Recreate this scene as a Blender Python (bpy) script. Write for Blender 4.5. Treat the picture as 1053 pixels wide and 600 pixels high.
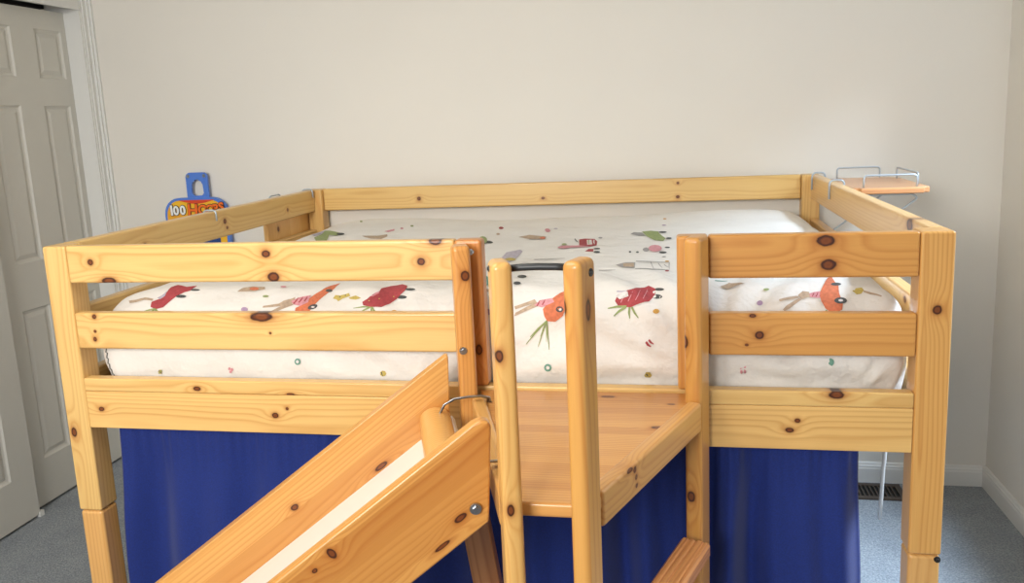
import bpy, bmesh, math, random
from mathutils import Vector, Matrix
from math import radians as R, sin, cos, pi

scene = bpy.context.scene
for o in list(bpy.data.objects): bpy.data.objects.remove(o)
col = scene.collection

# ------------------------------------------------------------ camera
def rot3(rx, ry, rz):
    return Matrix.Rotation(rz,3,'Z') @ Matrix.Rotation(rx,3,'X') @ Matrix.Rotation(ry,3,'Y')
Mc = rot3(-.1733638, .046101, .197774)
cam = bpy.data.cameras.new('camera'); camo = bpy.data.objects.new('camera', cam); col.objects.link(camo)
rt, fw, up = Mc @ Vector((1,0,0)), Mc @ Vector((0,1,0)), Mc @ Vector((0,0,1))
m = Matrix((rt, up, -fw)).transposed().to_4x4(); m.translation = (1.54052, -1.75934, 1.53669)
camo.matrix_world = m
cam.sensor_fit = 'HORIZONTAL'; cam.sensor_width = 36; cam.lens = 843.1867/1053*36
cam.shift_x = 2.09/1053; cam.shift_y = -29.426/1053; cam.clip_start = .05
scene.camera = camo

# ------------------------------------------------------------ light
vs = scene.view_settings
scene.display_settings.display_device = 'sRGB'
vs.view_transform = 'Standard'; vs.look = 'None'; vs.gamma = 1; vs.use_curve_mapping = False
vs.exposure = -0.12
world = bpy.data.worlds.new('world'); scene.world = world; world.use_nodes = True
bg = world.node_tree.nodes['Background']
bg.inputs[0].default_value = (.86,.91,1,1); bg.inputs[1].default_value = .56
def area(name, loc, target, sx, sy, power, color):
    l = bpy.data.lights.new(name, 'AREA'); l.shape = 'RECTANGLE'; l.size = sx; l.size_y = sy; l.energy = power; l.color = color
    o = bpy.data.objects.new(name, l); col.objects.link(o); o.location = loc
    o.rotation_euler = (Vector(target)-Vector(loc)).to_track_quat('-Z','Y').to_euler(); return o
# daylight coming in through the window of the right wall
area('daylight_right', (3.40, .40, 2.70), (2.2, .80, .5), 1.1, .6, 270, (.64,.80,1))
# room light from the front left, behind the photographer
rl = area('room_light', (.4, -3.1, 2.1), (.45, .8, 1.1), 1.3, 1.0, 50, (1,.975,.94)); rl.data.spread = R(110)
area('ceiling_light', (.6, -.7, 2.40), (.6, -.6, 0), .8, .8, 15, (1,.965,.91))

# ---- printed motifs (flat cloth coordinates) and the draped duvet surface
DX0,DX1,DY0,DY1,DR,DZ,DB=.058,2.042,.056,1.548,.085,1.148,.900
def duvet_point(U,V):
    """flat cloth coordinates (metres, drops unrolled) -> point on the draped duvet"""
    bump=.010*math.cos(math.pi*U)*(.3+V/1.5)+.004*math.sin(5*U+1.3)*math.sin(4*V+.6)+.0025*math.sin(11*U-3*V)+.002*math.sin(17*V+2*U)
    bump-=.046*math.exp(-((U-DX0)/.14)**2)+.012*math.exp(-((DX1-U)/.10)**2)
    qx=min(max(U,DX0+DR),DX1-DR); qy=min(max(V,DY0+DR),DY1-DR)
    ox,oy=U-qx,V-qy; d=math.hypot(ox,oy)
    zt=DZ+bump
    fan=0.0
    a=math.atan2(V+.10,1.62-U); r=math.hypot(V+.10,1.62-U)
    fan+=.0075*math.sin(a*17)*math.exp(-((r-.22)/.22)**2)
    a=math.atan2(V+.16,1.9-U); r=math.hypot(V+.16,1.9-U)
    fan+=.0065*math.sin(a*13+1)*math.exp(-((r-.12)/.16)**2)
    a=math.atan2(V+.13,.98-U); r=math.hypot(V+.13,.98-U)
    fan+=.005*math.sin(a*15)*math.exp(-((r-.2)/.2)**2)
    if V<.16: fan+=.0035*math.sin(U*31+V*22)*max(0,min(1,(.16-V)/.12))
    if d<1e-9: return (U,V,zt+fan)
    dx,dy=ox/d,oy/d; arc=DR*math.pi/2
    H=DZ+bump-DB
    if d<arc:
        t=d/DR; h=DR*math.sin(t); z=DR*(1-math.cos(t)); nz=math.cos(t); nh=math.sin(t)
    else:
        e=min(d-arc,H-DR); t=e/(H-DR); h=DR+.008*math.sin(math.pi*t)-.012*max(0,t-.6); z=DR+e; nz=0; nh=1
    return (qx+dx*(h+fan*nh),qy+dy*(h+fan*nh),zt-z+fan*nz)
PRINTS = [
 ('red',[(0.2367,0.0537),(0.2351,0.0671),(0.2539,0.0743),(0.2649,0.0865),(0.2638,0.1204),(0.2744,0.1356),(0.31,0.1185),(0.337,0.1248),(0.3306,0.1007),(0.3164,0.0953),(0.2995,0.0825),(0.2838,0.0648),(0.2719,0.0505),(0.2519,0.0464)]),
 ('dark',[(0.3574,0.1028),(0.3566,0.1008),(0.3522,0.0993),(0.3455,0.0989),(0.3382,0.0995),(0.3323,0.1011),(0.3294,0.1031),(0.3303,0.1051),(0.3347,0.1065),(0.3414,0.107),(0.3487,0.1063),(0.3545,0.1048)]),
 ('dark',[(0.328,0.0807),(0.3269,0.0784),(0.3219,0.0767),(0.3145,0.0762),(0.3068,0.0769),(0.3007,0.0787),(0.2977,0.0812),(0.2988,0.0838),(0.3035,0.0855),(0.3108,0.0861),(0.3187,0.0852),(0.3251,0.0832)]),
 ('lilac',[(0.247,0.0778),(0.2572,0.0855),(0.2644,0.1014),(0.2664,0.0832),(0.2571,0.0729)]),
 ('tan',[(0.1587,0.0892),(0.1824,0.0839),(0.2112,0.0839),(0.2372,0.0755),(0.2368,0.0697),(0.2092,0.0763),(0.1867,0.0749),(0.1669,0.0788)]),
 ('green',[(0.2519,0.0491),(0.2327,0.0475),(0.2137,0.044),(0.2143,0.0426),(0.2344,0.044),(0.2536,0.0456)]),
 ('green',[(0.2512,0.0487),(0.2443,0.0439),(0.2397,0.037),(0.2409,0.0359),(0.2474,0.0412),(0.2543,0.046)]),
 ('green',[(0.2509,0.0472),(0.2519,0.0412),(0.2557,0.0355),(0.2572,0.0356),(0.2555,0.0414),(0.2546,0.0474)]),
 ('green',[(0.2517,0.0462),(0.2583,0.0397),(0.2664,0.0354),(0.2673,0.0363),(0.2604,0.042),(0.2538,0.0485)]),
 ('ochre',[(0.297,0.0376),(0.2966,0.0359),(0.295,0.0346),(0.2928,0.0342),(0.2904,0.0347),(0.2885,0.0359),(0.2877,0.0377),(0.288,0.0394),(0.2896,0.0407),(0.2918,0.0411),(0.2942,0.0406),(0.2961,0.0394)]),
 ('purple',[(0.5047,0.0492),(0.5039,0.046),(0.5009,0.0436),(0.4965,0.0427),(0.4919,0.0434),(0.4882,0.0456),(0.4865,0.0487),(0.4872,0.0519),(0.49,0.0543),(0.4944,0.0553),(0.4991,0.0546),(0.5029,0.0523)]),
 ('green',[(0.5541,0.0851),(0.5535,0.0833),(0.5507,0.0821),(0.5465,0.0819),(0.5418,0.0827),(0.5381,0.0843),(0.5363,0.0864),(0.5368,0.0883),(0.5395,0.0895),(0.5438,0.0898),(0.5485,0.0889),(0.5522,0.0872)]),
 ('tan',[(0.459,0.1033),(0.4655,0.1233),(0.4869,0.1344),(0.5231,0.1292),(0.5322,0.1137),(0.5106,0.1078),(0.4846,0.1056)]),
 ('orange',[(0.5128,0.1172),(0.5129,0.1131),(0.5094,0.1106),(0.5032,0.1099),(0.4962,0.111),(0.4901,0.1139),(0.4864,0.1181),(0.4859,0.1227),(0.4888,0.1265),(0.4946,0.1279),(0.502,0.1261),(0.5087,0.122)]),
 ('pink',[(0.5844,0.1262),(0.5849,0.1229),(0.5828,0.1207),(0.5789,0.12),(0.5743,0.1208),(0.5701,0.123),(0.5674,0.1262),(0.5668,0.1298),(0.5684,0.1329),(0.572,0.1342),(0.5769,0.133),(0.5815,0.1299)]),
 ('tan',[(0.543,0.0538),(0.545,0.059),(0.588,0.0627),(0.5995,0.0702),(0.6188,0.0755),(0.6294,0.0743),(0.6274,0.063),(0.5974,0.0556)]),
 ('tan',[(0.5542,0.0381),(0.5922,0.0548),(0.622,0.0642),(0.6286,0.0578),(0.5826,0.0424),(0.5608,0.036)]),
 ('yellow',[(0.2562,-0.1094),(0.2512,-0.1148),(0.2448,-0.1143),(0.2434,-0.1085),(0.2483,-0.1033),(0.2547,-0.1037)]),
 ('dark',[(0.2458,-0.1057),(0.249,-0.1111),(0.254,-0.1151),(0.2548,-0.1145),(0.2511,-0.1096),(0.2479,-0.1043)]),
 ('green',[(0.2565,-0.1038),(0.2489,-0.1083),(0.2425,-0.1142),(0.243,-0.1148),(0.2501,-0.1099),(0.2578,-0.1053)]),
 ('pink',[(0.4511,-0.1004),(0.45,-0.1026),(0.4482,-0.1042),(0.446,-0.1049),(0.4442,-0.1043),(0.4432,-0.1028),(0.4432,-0.1007),(0.4442,-0.0985),(0.4461,-0.0969),(0.4482,-0.0962),(0.45,-0.0967),(0.4511,-0.0983)]),
 ('pink',[(0.4579,-0.1023),(0.4568,-0.1045),(0.4549,-0.1062),(0.4528,-0.1068),(0.451,-0.1063),(0.4499,-0.1048),(0.45,-0.1026),(0.451,-0.1004),(0.4529,-0.0988),(0.455,-0.0981),(0.4569,-0.0986),(0.4579,-0.1002)]),
 ('pink',[(0.4524,-0.1085),(0.4513,-0.1104),(0.4496,-0.1119),(0.4475,-0.1124),(0.4457,-0.112),(0.4446,-0.1106),(0.4446,-0.1087),(0.4455,-0.1068),(0.4473,-0.1053),(0.4494,-0.1048),(0.4512,-0.1052),(0.4523,-0.1066)]),
 ('orange',[(0.6341,0.0356),(0.6352,0.0503),(0.6491,0.0568),(0.6668,0.0826),(0.682,0.1114),(0.6914,0.1524),(0.7071,0.1808),(0.7138,0.1232),(0.7051,0.1038),(0.6926,0.0791),(0.6829,0.0599),(0.6736,0.0441),(0.6663,0.0326),(0.6472,0.0299)]),
 ('dark',[(0.6896,0.0578),(0.6896,0.0541),(0.6865,0.0503),(0.6812,0.0474),(0.6751,0.0462),(0.6699,0.0468),(0.667,0.0491),(0.6672,0.0525),(0.6703,0.0562),(0.6754,0.0593),(0.6814,0.0608),(0.6866,0.0603)]),
 ('dark',[(0.7132,0.1118),(0.7132,0.1081),(0.7107,0.1056),(0.7064,0.1047),(0.7015,0.1055),(0.6972,0.1082),(0.6946,0.112),(0.6943,0.1162),(0.6965,0.1195),(0.7007,0.1207),(0.7059,0.1192),(0.7105,0.1159)]),
 ('white',[(0.6839,0.0529),(0.6835,0.0518),(0.682,0.051),(0.6799,0.0507),(0.6777,0.0509),(0.6759,0.0516),(0.6751,0.0526),(0.6755,0.0537),(0.677,0.0545),(0.6791,0.0549),(0.6813,0.0547),(0.6831,0.0539)]),
 ('pink',[(0.6201,0.0674),(0.6381,0.0789),(0.6649,0.0884),(0.6646,0.0648),(0.647,0.0547),(0.6284,0.0589)]),
 ('red',[(0.6295,0.0594),(0.6346,0.0671),(0.6364,0.0777),(0.6352,0.0786),(0.6317,0.0692),(0.6266,0.0614)]),
 ('red',[(0.6429,0.0627),(0.647,0.07),(0.6477,0.0802),(0.6464,0.0811),(0.644,0.0721),(0.64,0.0646)]),
 ('red',[(0.656,0.0664),(0.659,0.0734),(0.6587,0.083),(0.6575,0.0838),(0.6559,0.0753),(0.653,0.0682)]),
 ('tan',[(0.5955,0.0649),(0.6144,0.0731),(0.6274,0.0805),(0.627,0.0685),(0.6101,0.0592),(0.5976,0.0546)]),
 ('yellow',[(0.7231,0.0807),(0.7263,0.0933),(0.7397,0.0914),(0.7617,0.0972),(0.7679,0.0875),(0.7486,0.0806),(0.7392,0.0721),(0.7327,0.0783)]),
 ('yellow',[(0.7654,0.0824),(0.783,0.0868),(0.8,0.0775),(0.7856,0.0748),(0.769,0.0781)]),
 ('dark',[(0.7432,0.0859),(0.7426,0.0842),(0.7405,0.0843),(0.739,0.0861),(0.7396,0.0878),(0.7417,0.0877)]),
 ('dark',[(0.7568,0.09),(0.7561,0.0884),(0.754,0.0886),(0.7525,0.0904),(0.7531,0.0921),(0.7552,0.0918)]),
 ('red',[(0.8057,0.0668),(0.8176,0.0735),(0.8394,0.0998),(0.8378,0.1194),(0.8509,0.1545),(0.8775,0.1669),(0.9005,0.1371),(0.9051,0.1154),(0.8936,0.0994),(0.8859,0.0835),(0.8713,0.0642),(0.8557,0.0533),(0.8312,0.0536),(0.8094,0.0584)]),
 ('pink',[(0.8236,0.08),(0.8386,0.1024),(0.8411,0.0941),(0.8309,0.0804)]),
 ('yellow',[(0.8259,0.0681),(0.8251,0.0668),(0.8231,0.0669),(0.8218,0.0682),(0.8225,0.0695),(0.8246,0.0695)]),
 ('yellow',[(0.8416,0.0633),(0.841,0.062),(0.839,0.0619),(0.8378,0.0632),(0.8385,0.0645),(0.8404,0.0646)]),
 ('yellow',[(0.8549,0.0845),(0.8545,0.0825),(0.8529,0.0819),(0.8516,0.0834),(0.8519,0.0855),(0.8536,0.0861)]),
 ('yellow',[(0.8655,0.1061),(0.8652,0.1035),(0.8635,0.103),(0.8619,0.105),(0.8621,0.1077),(0.8639,0.1083)]),
 ('yellow',[(0.8785,0.1221),(0.8782,0.1194),(0.8761,0.1197),(0.8742,0.1227),(0.8744,0.1257),(0.8765,0.1253)]),
 ('yellow',[(0.8665,0.0739),(0.8661,0.0721),(0.8644,0.0716),(0.8632,0.073),(0.8636,0.0749),(0.8653,0.0754)]),
 ('yellow',[(0.8481,0.0756),(0.8477,0.0739),(0.8459,0.0735),(0.8446,0.0749),(0.8451,0.0766),(0.8469,0.077)]),
 ('yellow',[(0.8788,0.0915),(0.8783,0.0895),(0.8764,0.0892),(0.8751,0.091),(0.8755,0.0931),(0.8774,0.0934)]),
 ('dark',[(0.9297,0.1081),(0.9286,0.1058),(0.9241,0.1047),(0.9172,0.1057),(0.9096,0.1087),(0.9035,0.1127),(0.9007,0.1163),(0.9019,0.1185),(0.9069,0.1183),(0.9142,0.1162),(0.9216,0.1134),(0.9272,0.1107)]),
 ('dark',[(0.9127,0.087),(0.9111,0.0847),(0.9058,0.0841),(0.8983,0.0847),(0.8908,0.0863),(0.8852,0.0887),(0.8826,0.0918),(0.8838,0.0952),(0.8885,0.0973),(0.8958,0.0969),(0.9037,0.0941),(0.91,0.0904)]),
 ('green',[(0.8318,0.0564),(0.8066,0.0568),(0.7819,0.0535),(0.7822,0.0519),(0.8072,0.053),(0.8326,0.0527)]),
 ('green',[(0.831,0.0562),(0.8125,0.0496),(0.7955,0.0391),(0.7964,0.0377),(0.8147,0.0462),(0.8333,0.0528)]),
 ('green',[(0.8301,0.0544),(0.8303,0.0461),(0.8338,0.0382),(0.8356,0.0383),(0.8345,0.0463),(0.8342,0.0546)]),
 ('green',[(0.8307,0.0534),(0.8377,0.0445),(0.8472,0.0378),(0.8485,0.0387),(0.8408,0.0467),(0.8336,0.0556)]),
 ('ochre',[(0.8918,0.0458),(0.8912,0.0436),(0.8892,0.0418),(0.8864,0.041),(0.8833,0.0412),(0.881,0.0425),(0.8799,0.0444),(0.8804,0.0466),(0.8823,0.0484),(0.8852,0.0494),(0.8883,0.0492),(0.8907,0.0479)]),
 ('teal',[(0.6438,-0.0817),(0.6421,-0.0859),(0.6386,-0.0891),(0.6342,-0.0904),(0.6301,-0.0893),(0.6274,-0.0863),(0.6267,-0.0821),(0.6282,-0.0779),(0.6316,-0.0748),(0.6359,-0.0736),(0.6401,-0.0746),(0.643,-0.0776)]),
 ('white',[(0.6395,-0.0818),(0.6387,-0.0838),(0.6369,-0.0853),(0.6347,-0.0859),(0.6327,-0.0854),(0.6313,-0.084),(0.6309,-0.082),(0.6317,-0.08),(0.6334,-0.0786),(0.6356,-0.078),(0.6376,-0.0785),(0.6391,-0.0799)]),
 ('yellow',[(0.8605,-0.1073),(0.8572,-0.1128),(0.8499,-0.1145),(0.8446,-0.1107),(0.8447,-0.1048),(0.8502,-0.1011),(0.8572,-0.1022)]),
 ('dark',[(0.8471,-0.1049),(0.8483,-0.1097),(0.8514,-0.1138),(0.8524,-0.1134),(0.8506,-0.1088),(0.8493,-0.1041)]),
 ('orange',[(1.2516,0.029),(1.2487,0.0434),(1.2628,0.0621),(1.2878,0.086),(1.3129,0.106),(1.3601,0.1141),(1.3424,0.0765),(1.3007,0.0448),(1.2945,0.0286),(1.2766,0.0151),(1.2579,0.0169)]),
 ('dark',[(1.296,0.0428),(1.2949,0.0396),(1.2917,0.0372),(1.2873,0.0364),(1.283,0.0373),(1.2798,0.0396),(1.2786,0.0428),(1.2797,0.046),(1.2829,0.0484),(1.2872,0.0493),(1.2916,0.0484),(1.2948,0.046)]),
 ('white',[(1.292,0.0422),(1.2916,0.0409),(1.2903,0.0399),(1.2887,0.0396),(1.287,0.0399),(1.2858,0.0409),(1.2853,0.0422),(1.2857,0.0434),(1.287,0.0444),(1.2886,0.0447),(1.2903,0.0444),(1.2915,0.0434)]),
 ('pink',[(1.2274,0.0535),(1.242,0.0649),(1.2691,0.0688),(1.2746,0.0589),(1.2465,0.0474)]),
 ('red',[(1.2357,0.0502),(1.2394,0.0567),(1.241,0.0647),(1.2401,0.0653),(1.2372,0.058),(1.2334,0.0515)]),
 ('red',[(1.248,0.0522),(1.2518,0.058),(1.2534,0.0653),(1.2525,0.0659),(1.2496,0.0594),(1.2459,0.0535)]),
 ('red',[(1.2602,0.0544),(1.264,0.0595),(1.2657,0.0662),(1.2648,0.0669),(1.2618,0.061),(1.2581,0.0558)]),
 ('tan',[(1.179,0.0558),(1.207,0.063),(1.2276,0.0694),(1.234,0.0595),(1.2075,0.0547),(1.1821,0.0481)]),
 ('tan',[(1.1796,0.0298),(1.1823,0.0389),(1.2112,0.0528),(1.2339,0.061),(1.236,0.0507),(1.2081,0.0414)]),
 ('green',[(1.2561,0.0194),(1.2301,-0.0077),(1.2061,-0.0373),(1.207,-0.0383),(1.2326,-0.0101),(1.2585,0.0171)]),
 ('green',[(1.2561,0.0187),(1.2441,-0.0121),(1.2348,-0.0434),(1.2359,-0.0437),(1.2467,-0.013),(1.2586,0.0179)]),
 ('green',[(1.256,0.0182),(1.2567,-0.0171),(1.2611,-0.0501),(1.2622,-0.05),(1.2594,-0.0169),(1.2587,0.0184)]),
 ('green',[(1.2562,0.0195),(1.2353,0.0012),(1.2165,-0.0197),(1.2174,-0.0208),(1.2376,-0.0014),(1.2584,0.0171)]),
 ('green',[(1.2561,0.0188),(1.2474,0.0003),(1.241,-0.0192),(1.242,-0.0196),(1.2498,-0.0008),(1.2585,0.0178)]),
 ('green',[(1.2563,0.0183),(1.2542,-0.0078),(1.2545,-0.0332),(1.2553,-0.0332),(1.2562,-0.0079),(1.2583,0.0183)]),
 ('red',[(1.4126,0.067),(1.4179,0.0801),(1.4489,0.0925),(1.4873,0.131),(1.5035,0.113),(1.5023,0.0924),(1.4884,0.0648),(1.4493,0.0516),(1.4214,0.0524)]),
 ('pink',[(1.4268,0.0623),(1.4323,0.0729),(1.4362,0.0843),(1.4356,0.0846),(1.4307,0.0737),(1.4253,0.0631)]),
 ('pink',[(1.4435,0.0634),(1.4489,0.0734),(1.4526,0.0865),(1.452,0.0867),(1.4473,0.0742),(1.442,0.0642)]),
 ('pink',[(1.46,0.0647),(1.4652,0.0764),(1.4686,0.0964),(1.468,0.0966),(1.4637,0.077),(1.4585,0.0654)]),
 ('pink',[(1.4762,0.0687),(1.4811,0.0867),(1.4846,0.1126),(1.484,0.113),(1.4796,0.0871),(1.4747,0.0692)]),
 ('white',[(1.4145,0.0779),(1.4237,0.0888),(1.4412,0.0855),(1.444,0.0743),(1.424,0.0701)]),
 ('lilac',[(1.4172,0.0867),(1.4284,0.0847),(1.4392,0.0863),(1.4391,0.0878),(1.4281,0.0882),(1.4169,0.0902)]),
 ('dark',[(1.5234,0.1019),(1.5218,0.1008),(1.5175,0.1014),(1.5115,0.1034),(1.5055,0.1064),(1.5012,0.1096),(1.4995,0.1126),(1.5011,0.1145),(1.5055,0.1143),(1.5115,0.1119),(1.5175,0.1083),(1.5218,0.1046)]),
 ('dark',[(1.5194,0.085),(1.5176,0.0825),(1.5128,0.081),(1.5063,0.08),(1.4998,0.0797),(1.495,0.0811),(1.4932,0.0849),(1.4949,0.0902),(1.4997,0.0943),(1.5062,0.0948),(1.5128,0.0923),(1.5176,0.0886)]),
 ('green',[(1.4391,0.056),(1.4173,0.0559),(1.3964,0.0487),(1.3967,0.0463),(1.4179,0.0501),(1.4396,0.0508)]),
 ('green',[(1.4357,0.0543),(1.4209,0.0444),(1.4093,0.0297),(1.4106,0.0281),(1.4241,0.0398),(1.4389,0.05)]),
 ('green',[(1.4436,0.0519),(1.4421,0.0385),(1.4448,0.0244),(1.4466,0.0245),(1.4467,0.0385),(1.4483,0.0516)]),
 ('green',[(1.4493,0.0504),(1.4555,0.0376),(1.4652,0.0267),(1.4668,0.0277),(1.4595,0.04),(1.4532,0.0525)]),
 ('ochre',[(1.5109,0.0428),(1.5099,0.0398),(1.5074,0.0375),(1.5039,0.0365),(1.5003,0.037),(1.4978,0.0387),(1.4968,0.0412),(1.4978,0.0439),(1.5003,0.0463),(1.5038,0.0477),(1.5074,0.0475),(1.5099,0.0457)]),
 ('red',[(1.4798,-0.0268),(1.4842,-0.0329),(1.4915,-0.0359),(1.4928,-0.0346),(1.4874,-0.0296),(1.4828,-0.0237)]),
 ('red',[(1.4862,-0.0228),(1.4908,-0.0283),(1.498,-0.0312),(1.4992,-0.0301),(1.4937,-0.0254),(1.4892,-0.02)]),
 ('yellow',[(1.4934,-0.1053),(1.4888,-0.1145),(1.4803,-0.1151),(1.4762,-0.1065),(1.481,-0.0954),(1.4895,-0.0947)]),
 ('dark',[(1.4801,-0.1029),(1.4832,-0.1089),(1.4882,-0.112),(1.489,-0.111),(1.4852,-0.1063),(1.4821,-0.1)]),
 ('teal',[(1.2661,-0.0907),(1.2645,-0.0957),(1.2609,-0.0995),(1.2562,-0.101),(1.2519,-0.0997),(1.2489,-0.0961),(1.2481,-0.0914),(1.2496,-0.0867),(1.2531,-0.0833),(1.2577,-0.0819),(1.2621,-0.0829),(1.2652,-0.0861)]),
 ('white',[(1.2613,-0.0909),(1.2606,-0.0932),(1.2589,-0.0949),(1.2568,-0.0956),(1.2547,-0.095),(1.2534,-0.0934),(1.253,-0.0912),(1.2537,-0.0891),(1.2553,-0.0874),(1.2574,-0.0868),(1.2594,-0.0873),(1.2609,-0.0888)]),
 ('tan',[(1.0624,0.966),(1.0793,0.9813),(1.1184,0.9756),(1.1273,0.9254),(1.075,0.9148)]),
 ('orange',[(1.1238,0.9424),(1.1243,0.931),(1.1223,0.9223),(1.1183,0.9189),(1.1134,0.9217),(1.1089,0.9299),(1.1059,0.9411),(1.1054,0.9524),(1.1075,0.9607),(1.1115,0.964),(1.1165,0.9613),(1.121,0.9534)]),
 ('pink',[(1.115,1.114),(1.1168,1.0933),(1.1155,1.0789),(1.1118,1.0737),(1.1067,1.0782),(1.1014,1.0918),(1.0971,1.1123),(1.095,1.135),(1.0956,1.1529),(1.0992,1.1598),(1.1047,1.1536),(1.1105,1.1364)]),
 ('lilac',[(1.1358,1.1724),(1.1361,1.1628),(1.1343,1.1556),(1.131,1.1527),(1.1269,1.1549),(1.1232,1.1617),(1.1208,1.1714),(1.1205,1.1811),(1.1223,1.1883),(1.1257,1.191),(1.1298,1.1887),(1.1335,1.1819)]),
 ('red',[(1.241,0.9144),(1.2566,0.9289),(1.2924,0.9131),(1.3061,0.855),(1.3153,0.7284),(1.2975,0.7054),(1.2591,0.7475)]),
 ('white',[(1.2687,0.8956),(1.2841,0.8973),(1.2988,0.7644),(1.2832,0.7588)]),
 ('green',[(1.2733,0.8937),(1.2784,0.8367),(1.2875,0.7654),(1.2886,0.7655),(1.2812,0.8372),(1.2761,0.894)]),
 ('white',[(1.2908,0.8869),(1.2959,0.8291),(1.3054,0.7598),(1.3067,0.761),(1.2994,0.8318),(1.2945,0.889)]),
 ('pink',[(1.195,0.7185),(1.2049,0.7554),(1.2591,0.7475),(1.2983,0.6976),(1.2355,0.6944),(1.2239,0.6784),(1.2044,0.6896)]),
 ('dark',[(1.2246,0.9196),(1.2352,0.8746),(1.2467,0.8354),(1.2468,0.842),(1.2357,0.8885),(1.2253,0.9319)]),
 ('green',[(1.2157,0.7919),(1.2162,0.7787),(1.2143,0.7696),(1.2104,0.767),(1.2057,0.7714),(1.2013,0.7816),(1.1984,0.7949),(1.1979,0.8078),(1.1998,0.8167),(1.2038,0.8195),(1.2085,0.8155),(1.2129,0.8054)]),
 ('red',[(1.2912,0.6111),(1.2982,0.6521),(1.3128,0.6461),(1.3173,0.5964)]),
 ('dark',[(1.3332,0.6434),(1.3325,0.6352),(1.3293,0.6304),(1.3243,0.6302),(1.3189,0.6345),(1.3145,0.6425),(1.3123,0.6521),(1.3128,0.6609),(1.3161,0.6664),(1.3211,0.6667),(1.3266,0.6617),(1.331,0.6531)]),
 ('dark',[(1.3379,0.5815),(1.3373,0.5731),(1.3343,0.5679),(1.3297,0.5672),(1.3247,0.5713),(1.3205,0.579),(1.3184,0.5885),(1.3189,0.597),(1.3219,0.6024),(1.3266,0.603),(1.3317,0.5988),(1.3358,0.5909)]),
 ('grey',[(1.407,0.9577),(1.4169,0.9893),(1.4445,0.9677),(1.4611,0.8916),(1.437,0.9067),(1.4165,0.9409)]),
 ('green',[(1.4439,0.9867),(1.4731,0.9893),(1.5002,0.9568),(1.5005,0.928),(1.5224,0.8169),(1.5162,0.7436),(1.489,0.7778),(1.4611,0.8916)]),
 ('dark',[(1.5261,0.9338),(1.5244,0.9262),(1.5197,0.922),(1.5134,0.9224),(1.5069,0.9274),(1.5022,0.9358),(1.5003,0.9452),(1.5019,0.953),(1.5066,0.9572),(1.5131,0.9565),(1.5196,0.9513),(1.5243,0.943)]),
 ('dark',[(1.5414,0.8035),(1.5401,0.7932),(1.5369,0.7862),(1.5324,0.7847),(1.5279,0.7892),(1.5246,0.7984),(1.5233,0.8096),(1.5245,0.8195),(1.5278,0.8257),(1.5323,0.8268),(1.5369,0.8226),(1.5402,0.8142)]),
 ('pink',[(1.5136,0.5932),(1.5113,0.5683),(1.5046,0.551),(1.4953,0.5452),(1.4857,0.5526),(1.4784,0.5717),(1.4752,0.5981),(1.4771,0.6257),(1.4838,0.6468),(1.4935,0.6534),(1.5034,0.643),(1.5108,0.6203)]),
 ('grey',[(1.4779,0.5862),(1.4771,0.5707),(1.474,0.5599),(1.4696,0.5563),(1.4649,0.561),(1.4612,0.5729),(1.4595,0.5891),(1.4602,0.6055),(1.4633,0.6174),(1.4678,0.6212),(1.4726,0.6156),(1.4763,0.6026)]),
 ('dark',[(1.536,0.6116),(1.535,0.6059),(1.5323,0.6019),(1.5285,0.6007),(1.5248,0.6026),(1.522,0.6071),(1.521,0.6131),(1.522,0.619),(1.5247,0.6231),(1.5285,0.6243),(1.5322,0.6223),(1.535,0.6176)]),
 ('dark',[(1.5271,0.5391),(1.5257,0.532),(1.5219,0.5268),(1.5166,0.5251),(1.5114,0.5273),(1.5075,0.5329),(1.506,0.5403),(1.5073,0.5475),(1.5111,0.5526),(1.5164,0.5542),(1.5217,0.5519),(1.5256,0.5464)]),
 ('dark',[(1.4501,0.5477),(1.4498,0.5411),(1.4484,0.5363),(1.4464,0.5347),(1.4443,0.5368),(1.4426,0.5421),(1.4418,0.549),(1.4421,0.5557),(1.4434,0.5604),(1.4454,0.5619),(1.4476,0.5598),(1.4493,0.5546)]),
 ('dark',[(1.4283,0.5536),(1.4282,0.5467),(1.4272,0.5418),(1.4256,0.5402),(1.4239,0.5424),(1.4224,0.5478),(1.4216,0.5549),(1.4218,0.5618),(1.4228,0.5667),(1.4243,0.5682),(1.4261,0.566),(1.4276,0.5606)]),
 ('grey',[(1.3988,0.3262),(1.4227,0.3593),(1.4476,0.3564),(1.4499,0.2736),(1.4188,0.2916)]),
 ('tan',[(1.418,0.3408),(1.4446,0.3392),(1.4469,0.2847),(1.4203,0.2991)]),
 ('grey',[(1.4487,0.3751),(1.4915,0.3765),(1.5341,0.3862),(1.5341,0.3898),(1.4913,0.3876),(1.4482,0.3878)]),
 ('grey',[(1.4512,0.2668),(1.4933,0.2493),(1.5342,0.2883),(1.5342,0.2914),(1.4931,0.2585),(1.451,0.273)]),
 ('grey',[(1.5333,0.3879),(1.5329,0.3361),(1.5339,0.2897),(1.5345,0.29),(1.5344,0.3364),(1.5348,0.388)]),
 ('grey',[(1.486,0.3794),(1.4909,0.314),(1.4964,0.2594),(1.4969,0.2614),(1.4921,0.3196),(1.4873,0.3845)]),
 ('grey',[(1.5053,0.3654),(1.5112,0.3227),(1.5177,0.2904),(1.5181,0.2932),(1.5122,0.3298),(1.5064,0.3726)]),
 ('grey',[(1.5207,0.347),(1.5261,0.3249),(1.5322,0.311),(1.5325,0.3138),(1.5269,0.3324),(1.5215,0.355)]),
 ('grey',[(1.3623,0.255),(1.3822,0.2633),(1.4023,0.271),(1.4021,0.2734),(1.3817,0.2704),(1.3615,0.2636)]),
 ('grey',[(1.1582,0.4958),(1.203,0.493),(1.2464,0.4978),(1.2458,0.5024),(1.2013,0.5047),(1.1563,0.5072)]),
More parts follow.
